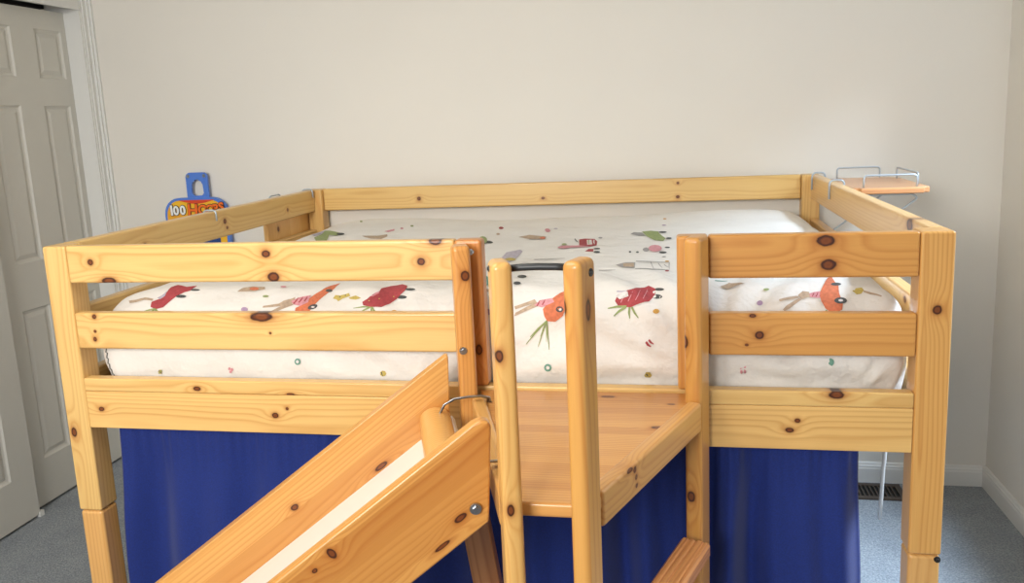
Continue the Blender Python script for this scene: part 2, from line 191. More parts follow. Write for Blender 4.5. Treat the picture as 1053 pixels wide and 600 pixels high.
 ('ochre',[(1.5341,0.3995),(1.5333,0.3937),(1.5312,0.3893),(1.5284,0.3875),(1.5255,0.3886),(1.5234,0.3926),(1.5226,0.3984),(1.5234,0.4044),(1.5254,0.4089),(1.5283,0.4108),(1.5312,0.4094),(1.5333,0.4053)]),
 ('red',[(1.5342,0.2747),(1.5335,0.2694),(1.5315,0.2641),(1.5288,0.2599),(1.5262,0.2581),(1.5242,0.2596),(1.5235,0.2642),(1.5242,0.2705),(1.5261,0.2764),(1.5288,0.2803),(1.5315,0.281),(1.5335,0.2789)]),
 ('grey',[(1.5257,0.4785),(1.525,0.4742),(1.523,0.471),(1.5202,0.4698),(1.5175,0.4709),(1.5154,0.4741),(1.5146,0.4785),(1.5153,0.4829),(1.5174,0.486),(1.5201,0.4872),(1.5229,0.486),(1.525,0.4828)]),
 ('ochre',[(1.5237,1.2934),(1.5228,1.2871),(1.5205,1.2835),(1.5173,1.2836),(1.5141,1.2874),(1.5117,1.2938),(1.5108,1.3011),(1.5116,1.3075),(1.5139,1.3111),(1.5172,1.3109),(1.5204,1.3071),(1.5228,1.3007)]),
 ('purple',[(1.5229,1.1123),(1.522,1.1027),(1.5194,1.0973),(1.5159,1.0975),(1.5124,1.1032),(1.5097,1.1131),(1.5086,1.1245),(1.5095,1.1342),(1.5121,1.1396),(1.5156,1.1393),(1.5192,1.1334),(1.5219,1.1236)]),
 ('grey',[(1.3179,0.9219),(1.3177,0.913),(1.3157,0.9071),(1.3124,0.9059),(1.3087,0.9098),(1.3055,0.9176),(1.3038,0.9271),(1.304,0.9359),(1.306,0.9416),(1.3094,0.9428),(1.3131,0.9391),(1.3162,0.9315)]),
 ('green',[(0.2768,0.9779),(0.2693,1.0669),(0.228,1.186),(0.321,1.0785),(0.3697,1.0279),(0.3601,0.9847),(0.3199,1.0131),(0.3869,0.8368),(0.3513,0.8301)]),
 ('lilac',[(0.188,1.146),(0.208,1.156),(0.228,1.186),(0.2639,1.0885),(0.2464,1.0452)]),
 ('dark',[(0.3779,1.0175),(0.3805,1.0059),(0.378,0.998),(0.3709,0.9964),(0.3608,1.0018),(0.3504,1.013),(0.3426,1.0267),(0.3397,1.0386),(0.3427,1.0456),(0.3504,1.046),(0.3607,1.0402),(0.3707,1.0299)]),
 ('tan',[(0.4581,0.9807),(0.4841,0.9822),(0.5135,0.9852),(0.5402,1.0171),(0.5552,0.9782),(0.5539,0.9143),(0.516,0.9166),(0.481,0.9502)]),
 ('pink',[(0.5099,1.0711),(0.5293,1.1286),(0.5425,1.0919),(0.5305,1.0564)]),
 ('green',[(0.2968,1.4099),(0.3005,1.398),(0.3013,1.3899),(0.2989,1.3881),(0.2939,1.3933),(0.2875,1.404),(0.2816,1.4172),(0.2778,1.4291),(0.2772,1.4366),(0.2799,1.4379),(0.285,1.4327),(0.2911,1.4226)]),
 ('green',[(0.5712,1.2326),(0.575,1.2179),(0.5761,1.2069),(0.5744,1.2022),(0.5703,1.2049),(0.5649,1.2145),(0.5595,1.2286),(0.5556,1.2436),(0.5543,1.255),(0.556,1.2598),(0.5602,1.2568),(0.5658,1.2469)]),
 ('pink',[(0.5594,1.1449),(0.5621,1.1343),(0.5623,1.1265),(0.5602,1.1234),(0.5564,1.1254),(0.5518,1.1323),(0.5476,1.1425),(0.5448,1.1535),(0.5442,1.1624),(0.5461,1.1662),(0.5501,1.1637),(0.555,1.1557)]),
 ('red',[(0.9271,1.2002),(0.9315,1.1736),(0.9324,1.1555),(0.9298,1.1496),(0.9245,1.1569),(0.9177,1.1764),(0.911,1.2038),(0.9065,1.2303),(0.9057,1.2479),(0.9085,1.2534),(0.9139,1.246),(0.9207,1.2269)]),
 ('tan',[(0.9543,1.0118),(0.9556,1.0013),(0.9547,0.9938),(0.952,0.9911),(0.9482,0.9941),(0.9442,1.0019),(0.9411,1.0126),(0.9397,1.0234),(0.9405,1.0313),(0.9432,1.0341),(0.9471,1.0308),(0.9512,1.0226)]),
 ('green',[(0.9385,0.876),(0.9485,0.8219),(0.952,0.7823),(0.9478,0.7684),(0.9374,0.7814),(0.9229,0.8208),(0.9079,0.8763),(0.8984,0.9261),(0.8966,0.9587),(0.9021,0.9696),(0.9127,0.9573),(0.9257,0.9245)]),
 ('dark',[(0.9674,0.8346),(0.9689,0.8209),(0.9672,0.8106),(0.9627,0.8065),(0.9566,0.8096),(0.9505,0.8193),(0.946,0.8329),(0.9444,0.8467),(0.9462,0.8568),(0.9509,0.8606),(0.957,0.8574),(0.9631,0.848)]),
 ('lilac',[(1.0535,0.5527),(1.0516,0.6328),(1.0857,0.6796),(1.0989,0.6479),(1.0982,0.5095),(1.0937,0.4631)]),
 ('yellow',[(1.1016,0.5201),(1.102,0.5064),(1.0979,0.4964),(1.0905,0.4933),(1.0816,0.4978),(1.0736,0.5084),(1.0687,0.522),(1.0683,0.535),(1.0726,0.5441),(1.0802,0.5472),(1.0891,0.5434),(1.0969,0.5336)]),
 ('dark',[(1.1838,0.2256),(1.184,0.2151),(1.1808,0.2088),(1.1749,0.2094),(1.1677,0.2166),(1.1615,0.2269),(1.158,0.2374),(1.158,0.2462),(1.1614,0.2515),(1.1673,0.2518),(1.1742,0.2466),(1.1802,0.2371)]),
 ('dark',[(1.1871,0.1252),(1.1867,0.1208),(1.184,0.1178),(1.1797,0.1166),(1.1751,0.1174),(1.1713,0.1204),(1.1693,0.1251),(1.1693,0.1309),(1.1716,0.1363),(1.1757,0.1381),(1.1808,0.1352),(1.185,0.1303)]),
 ('dark',[(0.9642,0.8368),(0.9658,0.8201),(0.9633,0.8076),(0.9573,0.8025),(0.9493,0.8063),(0.9414,0.8182),(0.9357,0.8349),(0.9338,0.8517),(0.9364,0.8638),(0.9427,0.8682),(0.9509,0.8643),(0.9587,0.8529)]),
 ('tan',[(1.1149,0.1063),(1.1141,0.1024),(1.1104,0.1011),(1.1047,0.1025),(1.0986,0.106),(1.0938,0.1106),(1.0914,0.1156),(1.092,0.1203),(1.0953,0.1235),(1.1007,0.1233),(1.1069,0.119),(1.1122,0.1123)]),
 ('teal',[(1.0956,0.1907),(1.0995,0.1675),(1.1006,0.1494),(1.0981,0.1433),(1.0929,0.1496),(1.0868,0.1645),(1.081,0.186),(1.0766,0.2103),(1.0751,0.2304),(1.0773,0.2384),(1.0828,0.2317),(1.0896,0.2138)]),
 ('purple',[(1.1243,0.0425),(1.1234,0.0387),(1.1208,0.036),(1.1174,0.035),(1.1139,0.036),(1.1113,0.0388),(1.1102,0.0425),(1.111,0.0462),(1.1135,0.049),(1.1171,0.05),(1.1207,0.049),(1.1233,0.0463)]),
 ('tan',[(1.0299,0.9606),(1.0598,1.0042),(1.1234,0.973),(1.125,0.926),(1.0736,0.9216)]),
 ('pink',[(1.1192,1.0997),(1.1209,1.0793),(1.1197,1.0653),(1.1161,1.0602),(1.1111,1.0646),(1.1059,1.078),(1.1017,1.0981),(1.0996,1.1203),(1.1003,1.1381),(1.1037,1.1451),(1.1091,1.1389),(1.1148,1.1217)]),
 ('red',[(0.9293,1.201),(0.9334,1.1742),(0.9338,1.156),(0.9304,1.1501),(0.9242,1.1576),(0.9167,1.1776),(0.9096,1.2054),(0.9054,1.232),(0.9052,1.2496),(0.9089,1.2548),(0.9152,1.2472),(0.9225,1.2279)]),
 ('orange',[(1.8603,0.0945),(1.8701,0.1165),(1.8811,0.1412),(1.8926,0.169),(1.8956,0.1339),(1.9009,0.1162),(1.8981,0.0879),(1.9005,0.0574),(1.8972,0.0441),(1.8859,0.0378),(1.8735,0.0387),(1.8649,0.0456),(1.8587,0.0664),(1.8579,0.0834)]),
 ('dark',[(1.9082,0.1256),(1.906,0.1216),(1.9014,0.118),(1.8955,0.1158),(1.8899,0.1153),(1.8861,0.1166),(1.885,0.1192),(1.887,0.1227),(1.8917,0.1264),(1.8977,0.1293),(1.9034,0.1304),(1.9073,0.129)]),
 ('dark',[(1.9105,0.0664),(1.9081,0.062),(1.9027,0.0583),(1.8959,0.0564),(1.8895,0.0568),(1.8853,0.0595),(1.8842,0.0637),(1.8866,0.0681),(1.8919,0.0717),(1.8986,0.0736),(1.905,0.0732),(1.9094,0.0705)]),
 ('white',[(1.9021,0.0651),(1.9012,0.0634),(1.8992,0.062),(1.8966,0.0613),(1.8942,0.0614),(1.8926,0.0624),(1.8922,0.064),(1.8931,0.0656),(1.8951,0.067),(1.8977,0.0677),(1.9001,0.0676),(1.9017,0.0666)]),
 ('dark',[(1.8681,0.0586),(1.8716,0.0552),(1.876,0.0535),(1.8763,0.0542),(1.8725,0.0569),(1.869,0.0604)]),
 ('pink',[(1.835,0.0868),(1.8465,0.0917),(1.8674,0.0959),(1.8714,0.0861),(1.8635,0.0736),(1.8372,0.0786)]),
 ('red',[(1.8423,0.0792),(1.8453,0.0844),(1.8468,0.0905),(1.8461,0.0909),(1.8435,0.0853),(1.8405,0.0802)]),
 ('red',[(1.8503,0.079),(1.8534,0.0843),(1.855,0.0909),(1.8543,0.0913),(1.8517,0.0855),(1.8486,0.0801)]),
 ('red',[(1.8582,0.0783),(1.8614,0.0839),(1.8631,0.0909),(1.8624,0.0914),(1.8597,0.0852),(1.8566,0.0796)]),
 ('tan',[(1.8101,0.0791),(1.8215,0.0901),(1.8353,0.0906),(1.8369,0.0795),(1.816,0.0717)]),
 ('tan',[(1.7692,0.0618),(1.7698,0.0651),(1.8057,0.0765),(1.8116,0.0768),(1.8097,0.0723),(1.772,0.061)]),
 ('tan',[(1.7758,0.0457),(1.7826,0.0531),(1.8119,0.0735),(1.8164,0.0701),(1.7898,0.0482),(1.7792,0.0435)]),
 ('green',[(1.8663,0.0436),(1.8636,0.0408),(1.8625,0.0368),(1.8632,0.0363),(1.8653,0.0394),(1.8681,0.0422)]),
 ('green',[(1.8719,0.04),(1.8699,0.038),(1.8698,0.0351),(1.8706,0.0347),(1.8719,0.037),(1.8738,0.039)]),
 ('yellow',[(1.9293,0.0971),(1.9366,0.1116),(1.9491,0.1147),(1.9517,0.1031),(1.944,0.0904),(1.9346,0.0878)]),
 ('tan',[(1.9505,0.101),(1.9649,0.0933),(1.9842,0.0882),(1.9829,0.0845),(1.9618,0.0872),(1.9495,0.0954)]),
 ('yellow',[(1.9321,0.0994),(1.9304,0.0962),(1.928,0.096),(1.9273,0.0992),(1.9291,0.1026),(1.9315,0.1027)]),
 ('green',[(1.7538,0.1041),(1.7527,0.1019),(1.7502,0.1009),(1.7469,0.1011),(1.7437,0.1021),(1.7414,0.1036),(1.7406,0.1056),(1.7417,0.1077),(1.7443,0.1096),(1.7477,0.1104),(1.751,0.1095),(1.7532,0.1071)]),
 ('purple',[(1.7378,0.0628),(1.7366,0.0595),(1.7341,0.0577),(1.7307,0.0577),(1.7275,0.0595),(1.7251,0.0626),(1.7244,0.0662),(1.7255,0.0696),(1.7282,0.0719),(1.7316,0.0723),(1.7349,0.0704),(1.7372,0.0668)]),
 ('tan',[(1.6467,0.1203),(1.6705,0.1567),(1.6856,0.1268),(1.7012,0.1115),(1.6846,0.1133),(1.653,0.1162)]),
 ('teal',[(1.6371,0.1442),(1.6523,0.1629),(1.6675,0.1767),(1.6677,0.1795),(1.6528,0.1697),(1.6376,0.1515)]),
 ('pink',[(1.6914,-0.087),(1.6909,-0.0885),(1.6898,-0.0896),(1.6884,-0.0901),(1.687,-0.0898),(1.686,-0.0888),(1.6857,-0.0874),(1.6862,-0.0859),(1.6873,-0.0847),(1.6887,-0.0842),(1.6901,-0.0845),(1.6911,-0.0855)]),
 ('pink',[(1.6996,-0.0849),(1.6991,-0.0864),(1.698,-0.0876),(1.6966,-0.0881),(1.6952,-0.0878),(1.6942,-0.0868),(1.6939,-0.0853),(1.6944,-0.0838),(1.6955,-0.0826),(1.6969,-0.082),(1.6983,-0.0824),(1.6993,-0.0834)]),
 ('pink',[(1.6921,-0.0956),(1.692,-0.0984),(1.6912,-0.1007),(1.6898,-0.1016),(1.6883,-0.1008),(1.687,-0.0984),(1.6863,-0.0957),(1.6866,-0.0935),(1.6877,-0.0921),(1.6891,-0.0916),(1.6905,-0.092),(1.6916,-0.0934)]),
 ('pink',[(1.6994,-0.0942),(1.6993,-0.0968),(1.6984,-0.099),(1.6971,-0.0999),(1.6955,-0.0991),(1.6943,-0.0969),(1.6937,-0.0944),(1.694,-0.0923),(1.6951,-0.091),(1.6965,-0.0904),(1.6979,-0.0908),(1.699,-0.0921)]),
 ('teal',[(1.8825,-0.0688),(1.8818,-0.0738),(1.8796,-0.0783),(1.8762,-0.0806),(1.8722,-0.0798),(1.8691,-0.0764),(1.8681,-0.0721),(1.8692,-0.0678),(1.8721,-0.0644),(1.8757,-0.0623),(1.8791,-0.0624),(1.8816,-0.0647)]),
 ('white',[(1.8788,-0.0702),(1.8785,-0.0724),(1.8774,-0.0743),(1.8759,-0.0753),(1.8742,-0.0751),(1.8729,-0.0738),(1.8724,-0.0718),(1.8729,-0.0698),(1.8741,-0.0681),(1.8757,-0.0671),(1.8772,-0.0672),(1.8784,-0.0683)]),
]

# ------------------------------------------------------------ materials
def newmat(name):
    m = bpy.data.materials.new(name); m.use_nodes = True
    nt = m.node_tree; b = nt.nodes['Principled BSDF']; return m, nt, b
def lin(r,g,b):
    f = lambda c: ((c/255+.055)/1.055)**2.4 if c/255 > .04045 else c/255/12.92
    return (f(r),f(g),f(b),1)
class NB:
    """small node builder"""
    def __init__(s, nt): s.nt = nt
    def n(s, t, **k):
        x = s.nt.nodes.new(t)
        for a,b in k.items(): setattr(x,a,b)
        return x
    def put(s, sock, v):
        if isinstance(v, bpy.types.NodeSocket): s.nt.links.new(v, sock)
        else: sock.default_value = v
    def m(s, op, a, b=0, c=0, clamp=False):
        x = s.n('ShaderNodeMath', operation=op, use_clamp=clamp)
        s.put(x.inputs[0],a); s.put(x.inputs[1],b); s.put(x.inputs[2],c); return x.outputs[0]
    def noise(s, vec, scale=5, detail=2, rough=.5):
        x = s.n('ShaderNodeTexNoise'); s.put(x.inputs['Vector'],vec); x.inputs['Scale'].default_value = scale
        x.inputs['Detail'].default_value = detail; x.inputs['Roughness'].default_value = rough; return x.outputs[0]
    def mapping(s, vec, scale=(1,1,1), loc=(0,0,0)):
        x = s.n('ShaderNodeMapping'); s.put(x.inputs[0],vec); x.inputs[1].default_value = loc; x.inputs[3].default_value = scale; return x.outputs[0]
    def mix(s, fac, a, b, mode='MIX'):
        x = s.n('ShaderNodeMix', data_type='RGBA', blend_type=mode); s.put(x.inputs[0],fac); s.put(x.inputs[6],a); s.put(x.inputs[7],b); return x.outputs[2]
    def ramp(s, fac, stops):
        x = s.n('ShaderNodeValToRGB'); s.put(x.inputs[0],fac); e = x.color_ramp.elements
        while len(e) < len(stops): e.new(.5)
        for i,(p,c) in enumerate(stops): e[i].position = p; e[i].color = c
        return x.outputs[0]
    def sep(s, v):
        x = s.n('ShaderNodeSeparateXYZ'); s.put(x.inputs[0],v); return x.outputs
    def comb(s, a,b,c):
        x = s.n('ShaderNodeCombineXYZ'); s.put(x.inputs[0],a); s.put(x.inputs[1],b); s.put(x.inputs[2],c); return x.outputs[0]
    def bump(s, h, strength=.2, dist=.002):
        x = s.n('ShaderNodeBump'); x.inputs['Strength'].default_value = strength; x.inputs['Distance'].default_value = dist
        s.put(x.inputs['Height'],h); return x.outputs[0]

wood_count = [0]
def wood(knots=(), light=(226,187,118), late=(198,142,74), lam=None, freq=120, pith=None, rough=.32, contrast=.72, seed=None):
    """solid pine, length along local X; knots = (x, z, half length, half height[, 'y'])"""
    wood_count[0] += 1
    sd = wood_count[0] if seed is None else seed
    rnd = random.Random(sd*7.13)
    mt, nt, b = newmat('pine_%03d' % sd); k = NB(nt)
    tc = k.n('ShaderNodeTexCoord').outputs['Object']
    x,y,z = k.sep(tc)
    off = (rnd.uniform(0,40), rnd.uniform(0,40), rnd.uniform(0,40))
    low = k.mapping(tc, (1.4,5,5), off)
    n1 = k.noise(low, 1, 2); n2 = k.noise(k.mapping(tc,(1.1,4,4),(off[1],off[2],off[0])), 1, 1)
    if pith is None: pith = (rnd.choice((-1,1))*rnd.uniform(.03,.07), rnd.uniform(-.05,.05))
    yy = k.m('ADD', y, pith[0]); zz = k.m('ADD', z, pith[1])
    tint = None
    if lam:
        idx = k.m('FLOOR', k.m('DIVIDE', k.m('ADD', z, 5.003), lam))
        wn = k.n('ShaderNodeTexWhiteNoise', noise_dimensions='1D'); k.put(wn.inputs['W'], k.m('ADD', idx, off[0]))
        tint = wn.outputs[0]; zz = k.m('ADD', zz, k.m('MULTIPLY', k.m('SUBTRACT', tint, .5), .16))
    yy = k.m('ADD', yy, k.m('MULTIPLY', k.m('SUBTRACT', n1, .5), .03))
    zz = k.m('ADD', zz, k.m('MULTIPLY', k.m('SUBTRACT', n2, .5), .045))
    r = k.m('SQRT', k.m('ADD', k.m('MULTIPLY', yy, yy), k.m('MULTIPLY', zz, zz)))
    dmin = None
    for kn in knots:
        kx,kz,ka,kb = kn[:4]
        other = y if len(kn) > 4 else z
        dx = k.m('DIVIDE', k.m('SUBTRACT', x, kx), ka); dz = k.m('DIVIDE', k.m('SUBTRACT', other, kz), kb)
        dxl = k.m('MULTIPLY', dx, .55)
        d2 = k.m('ADD', k.m('MULTIPLY', dx,dx), k.m('MULTIPLY', dz,dz))
        dl = k.m('ADD', k.m('MULTIPLY', dxl,dxl), k.m('MULTIPLY', dz,dz))
        w = k.m('MULTIPLY', k.m('EXPONENT', k.m('MULTIPLY', dl, -.22)), .012*min(1.6, max(kb,ka)/.008))
        r = k.m('ADD', r, w)
        d = k.m('SQRT', d2)
        if len(kn) > 4: d = k.m('ADD', d, k.m('MULTIPLY', k.m('GREATER_THAN', k.m('MULTIPLY', k.m('SIGN', kn[5]), z), -.001+0*kx), 0))
        dmin = d if dmin is None else k.m('MINIMUM', dmin, d)
    fine = k.noise(k.mapping(tc,(3,60,60),off), 1, 2)
    ring = k.m('ADD', k.m('MULTIPLY', r, freq), k.m('MULTIPLY', fine, .35))
    fr = k.m('FRACT', ring)
    prof = k.ramp(fr, [(0,(.35,.35,.35,1)),(.12,(0,0,0,1)),(.55,(.18,.18,.18,1)),(.86,(1,1,1,1)),(1,(.35,.35,.35,1))])
    patch = k.noise(k.mapping(tc,(1.2,14,14),off), 1, 2)
    fac = k.m('MULTIPLY', prof, k.m('MULTIPLY', k.m('ADD', patch, .15), contrast*1.25), clamp=True)
    c = k.mix(fac, lin(*light), lin(*late))
    c = k.mix(k.m('MULTIPLY', k.m('SUBTRACT', patch, .38, clamp=True), .9), c, lin(*[int(.5*a+.5*q) for a,q in zip(light,late)]))
    if tint is not None:
        c = k.mix(k.m('MULTIPLY', tint, .55), c, k.mix(.5, c, lin(int(late[0]*.98), int(late[1]*.93), int(late[2]*.9))), 'MIX')
        c = k.mix(1, c, k.ramp(tint, [(0,(1.0,1.0,1.0,1)),(.5,(.94,.91,.86,1)),(1,(.85,.78,.68,1))]), 'MULTIPLY')
    fib = k.noise(k.mapping(tc,(10,420,420),off), 1, 1)
    c = k.mix(1, c, k.ramp(fib, [(.3,(.955,.945,.93,1)),(.7,(1,1,1,1))]), 'MULTIPLY')
    if dmin is not None:
        wob = k.m('ADD', dmin, k.m('MULTIPLY', k.m('SUBTRACT', k.noise(tc, 90, 2), .5), .35))
        wf = k.ramp(k.m('DIVIDE', wob, 4), [(0,(1,1,1,1)),(.215,(1,1,1,1)),(.27,(.6,.6,.6,1)),(.40,(.25,.25,.25,1)),(.8,(0,0,0,1))])
        kc = k.ramp(k.m('DIVIDE', wob, 4), [(0,lin(112,58,22)),(.10,lin(126,66,24)),(.17,lin(78,36,14)),(.215,lin(54,25,10)),(.27,lin(156,86,30)),(.6,lin(192,122,50))])
        c = k.mix(wf, c, kc)
    k.put(b.inputs['Base Color'], c)
    b.inputs['Roughness'].default_value = rough
    b.inputs['Coat Weight'].default_value = .22; b.inputs['Coat Roughness'].default_value = .18
    k.put(b.inputs['Normal'], k.bump(fib, .12, .0006))
    return mt
def plain(name, rgb, rough=.5, metal=0, noise=0, nscale=40, bump=0, sheen=0):
    mt, nt, b = newmat(name); k = NB(nt)
    tc = k.n('ShaderNodeTexCoord').outputs['Object']
    nz = k.noise(tc, nscale, 3)
    c0 = lin(*rgb)
    if noise: k.put(b.inputs['Base Color'], k.mix(1, c0, k.ramp(nz, [(.3,(1-noise,)*3+(1,)),(.7,(1,1,1,1))]), 'MULTIPLY'))
    else: b.inputs['Base Color'].default_value = c0
    b.inputs['Roughness'].default_value = rough; b.inputs['Metallic'].default_value = metal
    if bump: k.put(b.inputs['Normal'], k.bump(nz, bump, .002))
    if sheen: b.inputs['Sheen Weight'].default_value = sheen
    return mt
M_wall = plain('wall_paint', (228,224,215), .85, noise=.02, nscale=3, bump=.03)
M_ceil = plain('ceiling_paint', (236,233,226), .9, noise=.01)
M_door = plain('door_paint', (205,203,194), .5, noise=.01)
M_trim = plain('trim_paint', (226,226,222), .4, noise=.01)
M_steel = plain('galvanised_steel', (176,180,184), .3, 1, noise=.15, nscale=200)
M_wire = plain('grey_lacquered_wire', (178,188,196), .35, .35)
M_black = plain('black_rubber_grip', (44,46,46), .42)
M_dark = plain('dark_gap', (26,24,22), .8)
M_vent = plain('brown_vent_enamel', (84,72,62), .45, .3)
M_cord = plain('white_plastic_cord', (238,240,240), .4)
M_white_slide = plain('white_laminate', (226,222,212), .38)
# carpet
M_carpet, nt, b = newmat('carpet'); k = NB(nt); tc = k.n('ShaderNodeTexCoord').outputs['Object']
c = k.ramp(k.noise(tc, 160, 3), [(.3,lin(130,136,141)),(.7,lin(176,182,187))])
c = k.mix(1, c, k.ramp(k.noise(tc, 7, 4), [(.3,(.80,.82,.84,1)),(.7,(1,1,1,1))]), 'MULTIPLY')
k.put(b.inputs['Base Color'], c); b.inputs['Roughness'].default_value = .95; k.put(b.inputs['Normal'], k.bump(k.noise(tc, 220, 2), .9, .006))
# curtain cloth
M_cur, nt, b = newmat('royal_blue_cotton'); k = NB(nt); tc = k.n('ShaderNodeTexCoord').outputs['Object']
k.put(b.inputs['Base Color'], k.ramp(k.noise(k.mapping(tc,(300,300,300)), 1, 1), [(.3,lin(6,34,106)),(.7,lin(9,42,124))])); b.inputs['Roughness'].default_value = .8
b.inputs['Sheen Weight'].default_value = .15; k.put(b.inputs['Normal'], k.bump(k.noise(k.mapping(tc,(1,1,1)), 600, 1), .2, .0006))
# duvet cloth
M_duv, nt, b = newmat('white_printed_cotton'); k = NB(nt); tc = k.n('ShaderNodeTexCoord').outputs['Object']
k.put(b.inputs['Base Color'], k.ramp(k.noise(tc, 6, 3), [(.3,lin(226,222,214)),(.7,lin(233,230,223))])); b.inputs['Roughness'].default_value = .85
cr = k.m('ADD', k.noise(k.mapping(tc,(5,9,5)), 2.2, 4, .6), k.m('MULTIPLY', k.noise(tc, 400, 1), .02))
k.put(b.inputs['Normal'], k.bump(cr, .6, .016)); b.inputs['Sheen Weight'].default_value = .1
def printed(name, rgb): return plain('print_'+name, rgb, .85, noise=.28, nscale=120)
PR = {'red':(178,74,78),'orange':(218,124,86),'dark':(84,86,84),'lilac':(196,188,200),'tan':(196,172,146),'green':(158,172,112),
      'ochre':(218,166,80),'purple':(186,160,190),'pink':(226,160,166),'yellow':(206,184,100),'white':(238,230,226),'teal':(120,168,150),'grey':(172,168,164)}

# ------------------------------------------------------------ mesh helpers
def inv_of(o):
    m = Matrix.Identity(4); p = o
    chain = []
    while p: chain.append(p.matrix_basis); p = p.parent
    for q in reversed(chain): m = m @ q
    return m.inverted()
def link(name, bm, mat, parent=None, world=None, smooth=False, bevel=0, seg=2):
    me = bpy.data.meshes.new(name)
    bmesh.ops.recalc_face_normals(bm, faces=bm.faces)
    bm.to_mesh(me); bm.free()
    for mm in (mat if isinstance(mat,(list,tuple)) else [mat]): me.materials.append(mm)
    o = bpy.data.objects.new(name, me); col.objects.link(o)
    w = world or Matrix.Identity(4)
    if parent: o.parent = parent; o.matrix_basis = inv_of(parent) @ w
    else: o.matrix_basis = w
    if bevel:
        md = o.modifiers.new('bevel','BEVEL'); md.width = bevel; md.segments = seg; md.limit_method = 'ANGLE'; md.harden_normals = False
    if smooth or bevel:
        for p in me.polygons: p.use_smooth = True
    if bevel:
        try:
            ws = o.modifiers.new('wn','WEIGHTED_NORMAL'); ws.keep_sharp = False
        except Exception: pass
    return o
def empty(name, loc, label, cat, group=None):
    o = bpy.data.objects.new(name, None); col.objects.link(o); o.location = loc; o.empty_display_size = .1
    return tag(o, label, cat, group)
def tag(o, label, cat=None, group=None):
    o['label'] = label
    if cat: o['category'] = cat
    if group: o['group'] = group
    return o
def struct(o): o['kind'] = 'structure'; return o
def add_box(bm, lo, hi):
    v = [bm.verts.new((x,y,z)) for x in (lo[0],hi[0]) for y in (lo[1],hi[1]) for z in (lo[2],hi[2])]
    for f in ((0,1,3,2),(4,6,7,5),(0,4,5,1),(2,3,7,6),(0,2,6,4),(1,5,7,3)): bm.faces.new([v[i] for i in f])
    return bm
def box(name, lo, hi, mat, parent=None, bevel=0):
    c = [(a+b)/2 for a,b in zip(lo,hi)]
    bm = add_box(bmesh.new(), [a-q for a,q in zip(lo,c)], [a-q for a,q in zip(hi,c)])
    return link(name, bm, mat, parent, Matrix.Translation(c), bevel=bevel)
def frame(p0, p1, wd):
    p0 = Vector(p0); p1 = Vector(p1); X = (p1-p0).normalized(); Z = Vector(wd); Z = (Z - X*Z.dot(X)).normalized(); Y = Z.cross(X)
    m = Matrix((X,Y,Z)).transposed().to_4x4(); m.translation = p0; return m
def board(name, parent, p0, p1, wd, width, thick, mat, bev=.006, seg=3, cuts=None):
    """a board from p0 to p1 (centre line); local X = length, Z = wd (width), Y = thickness"""
    L = (Vector(p1)-Vector(p0)).length
    bm = bmesh.new()
    if cuts: # polygon outline in (x,z)
        vs_ = [bm.verts.new((x,-thick/2,z)) for x,z in cuts]; f = bm.faces.new(vs_)
        g = bmesh.ops.extrude_face_region(bm, geom=[f]); 
        for v in g['geom']:
            if isinstance(v, bmesh.types.BMVert): v.co.y = thick/2
    else: add_box(bm, (0,-thick/2,-width/2), (L,thick/2,width/2))
    return link(name, bm, mat, parent, frame(p0,p1,wd), bevel=bev, seg=seg)
def sweep(bm, pts, r, n=10, flat=None):
    """tube (or flat band) along a polyline"""
    pts = [Vector(p) for p in pts]; rings = []; up0 = None
    for i,p in enumerate(pts):
        t = (pts[min(i+1,len(pts)-1)]-pts[max(i-1,0)]).normalized()
        if up0 is None: up0 = Vector((0,0,1)) if abs(t.z) < .9 else Vector((1,0,0))
        a = (up0 - t*up0.dot(t)).normalized(); up0 = a; bq = t.cross(a)
        ra, rb = (r, r) if flat is None else flat
        rings.append([bm.verts.new(p + a*ra*cos(2*pi*j/n) + bq*rb*sin(2*pi*j/n)) for j in range(n)])
    for i in range(len(rings)-1):
        for j in range(n): bm.faces.new((rings[i][j],rings[i][(j+1)%n],rings[i+1][(j+1)%n],rings[i+1][j]))
    bm.faces.new(rings[0][::-1]); bm.faces.new(rings[-1]); return bm
def rounded(pts, r=.012, k=4):
    """polyline with rounded corners"""
    pts = [Vector(p) for p in pts]; out = [pts[0]]
    for i in range(1,len(pts)-1):
        a = (pts[i-1]-pts[i]); c = (pts[i+1]-pts[i]); q = min(r, a.length*.48, c.length*.48)
        A = pts[i]+a.normalized()*q; C = pts[i]+c.normalized()*q
        for j in range(k+1):
            t = j/k; out.append(A*(1-t)**2 + pts[i]*2*t*(1-t) + C*t*t)
    return out+[pts[-1]]
def tube(name, pts, r, mat, parent=None, n=10, flat=None, rnd=0):
    if rnd: pts = rounded(pts, rnd)
    o0 = Vector(pts[0]); bm = sweep(bmesh.new(), [Vector(p)-o0 for p in pts], r, n, flat)
    return link(name, bm, mat, parent, Matrix.Translation(o0), smooth=True)
def bolt(parent, p, nrm, r=.009, name='bolt', mat=None, hh=1):
    bm = bmesh.new()
    for rr,h0,h1,seg in ((r,0,.003*hh,20),(r*.62,.003*hh,.007*hh,6)):
        m0 = Matrix.Translation((0,0,(h0+h1)/2)); bmesh.ops.create_cone(bm, cap_ends=True, segments=seg, radius1=rr, radius2=rr*.92, depth=h1-h0, matrix=m0)
    q = Vector(nrm).to_track_quat('Z','Y').to_matrix().to_4x4(); q.translation = p
    return link(name, bm, mat or M_steel, parent, q)

# ------------------------------------------------------------ the room
XL, XR, YB, YF, ZC = -1.02, 2.765, 1.6266, -3.2, 2.44
struct(box('floor', (-1.35,YF,-.06), (XR+.12,YB+.12,0), M_carpet))
struct(box('ceiling', (-1.35,YF,ZC), (XR+.12,YB+.12,ZC+.08), M_ceil))
struct(box('wall_back', (-1.35,YB,0), (XR+.12,YB+.12,ZC), M_wall))
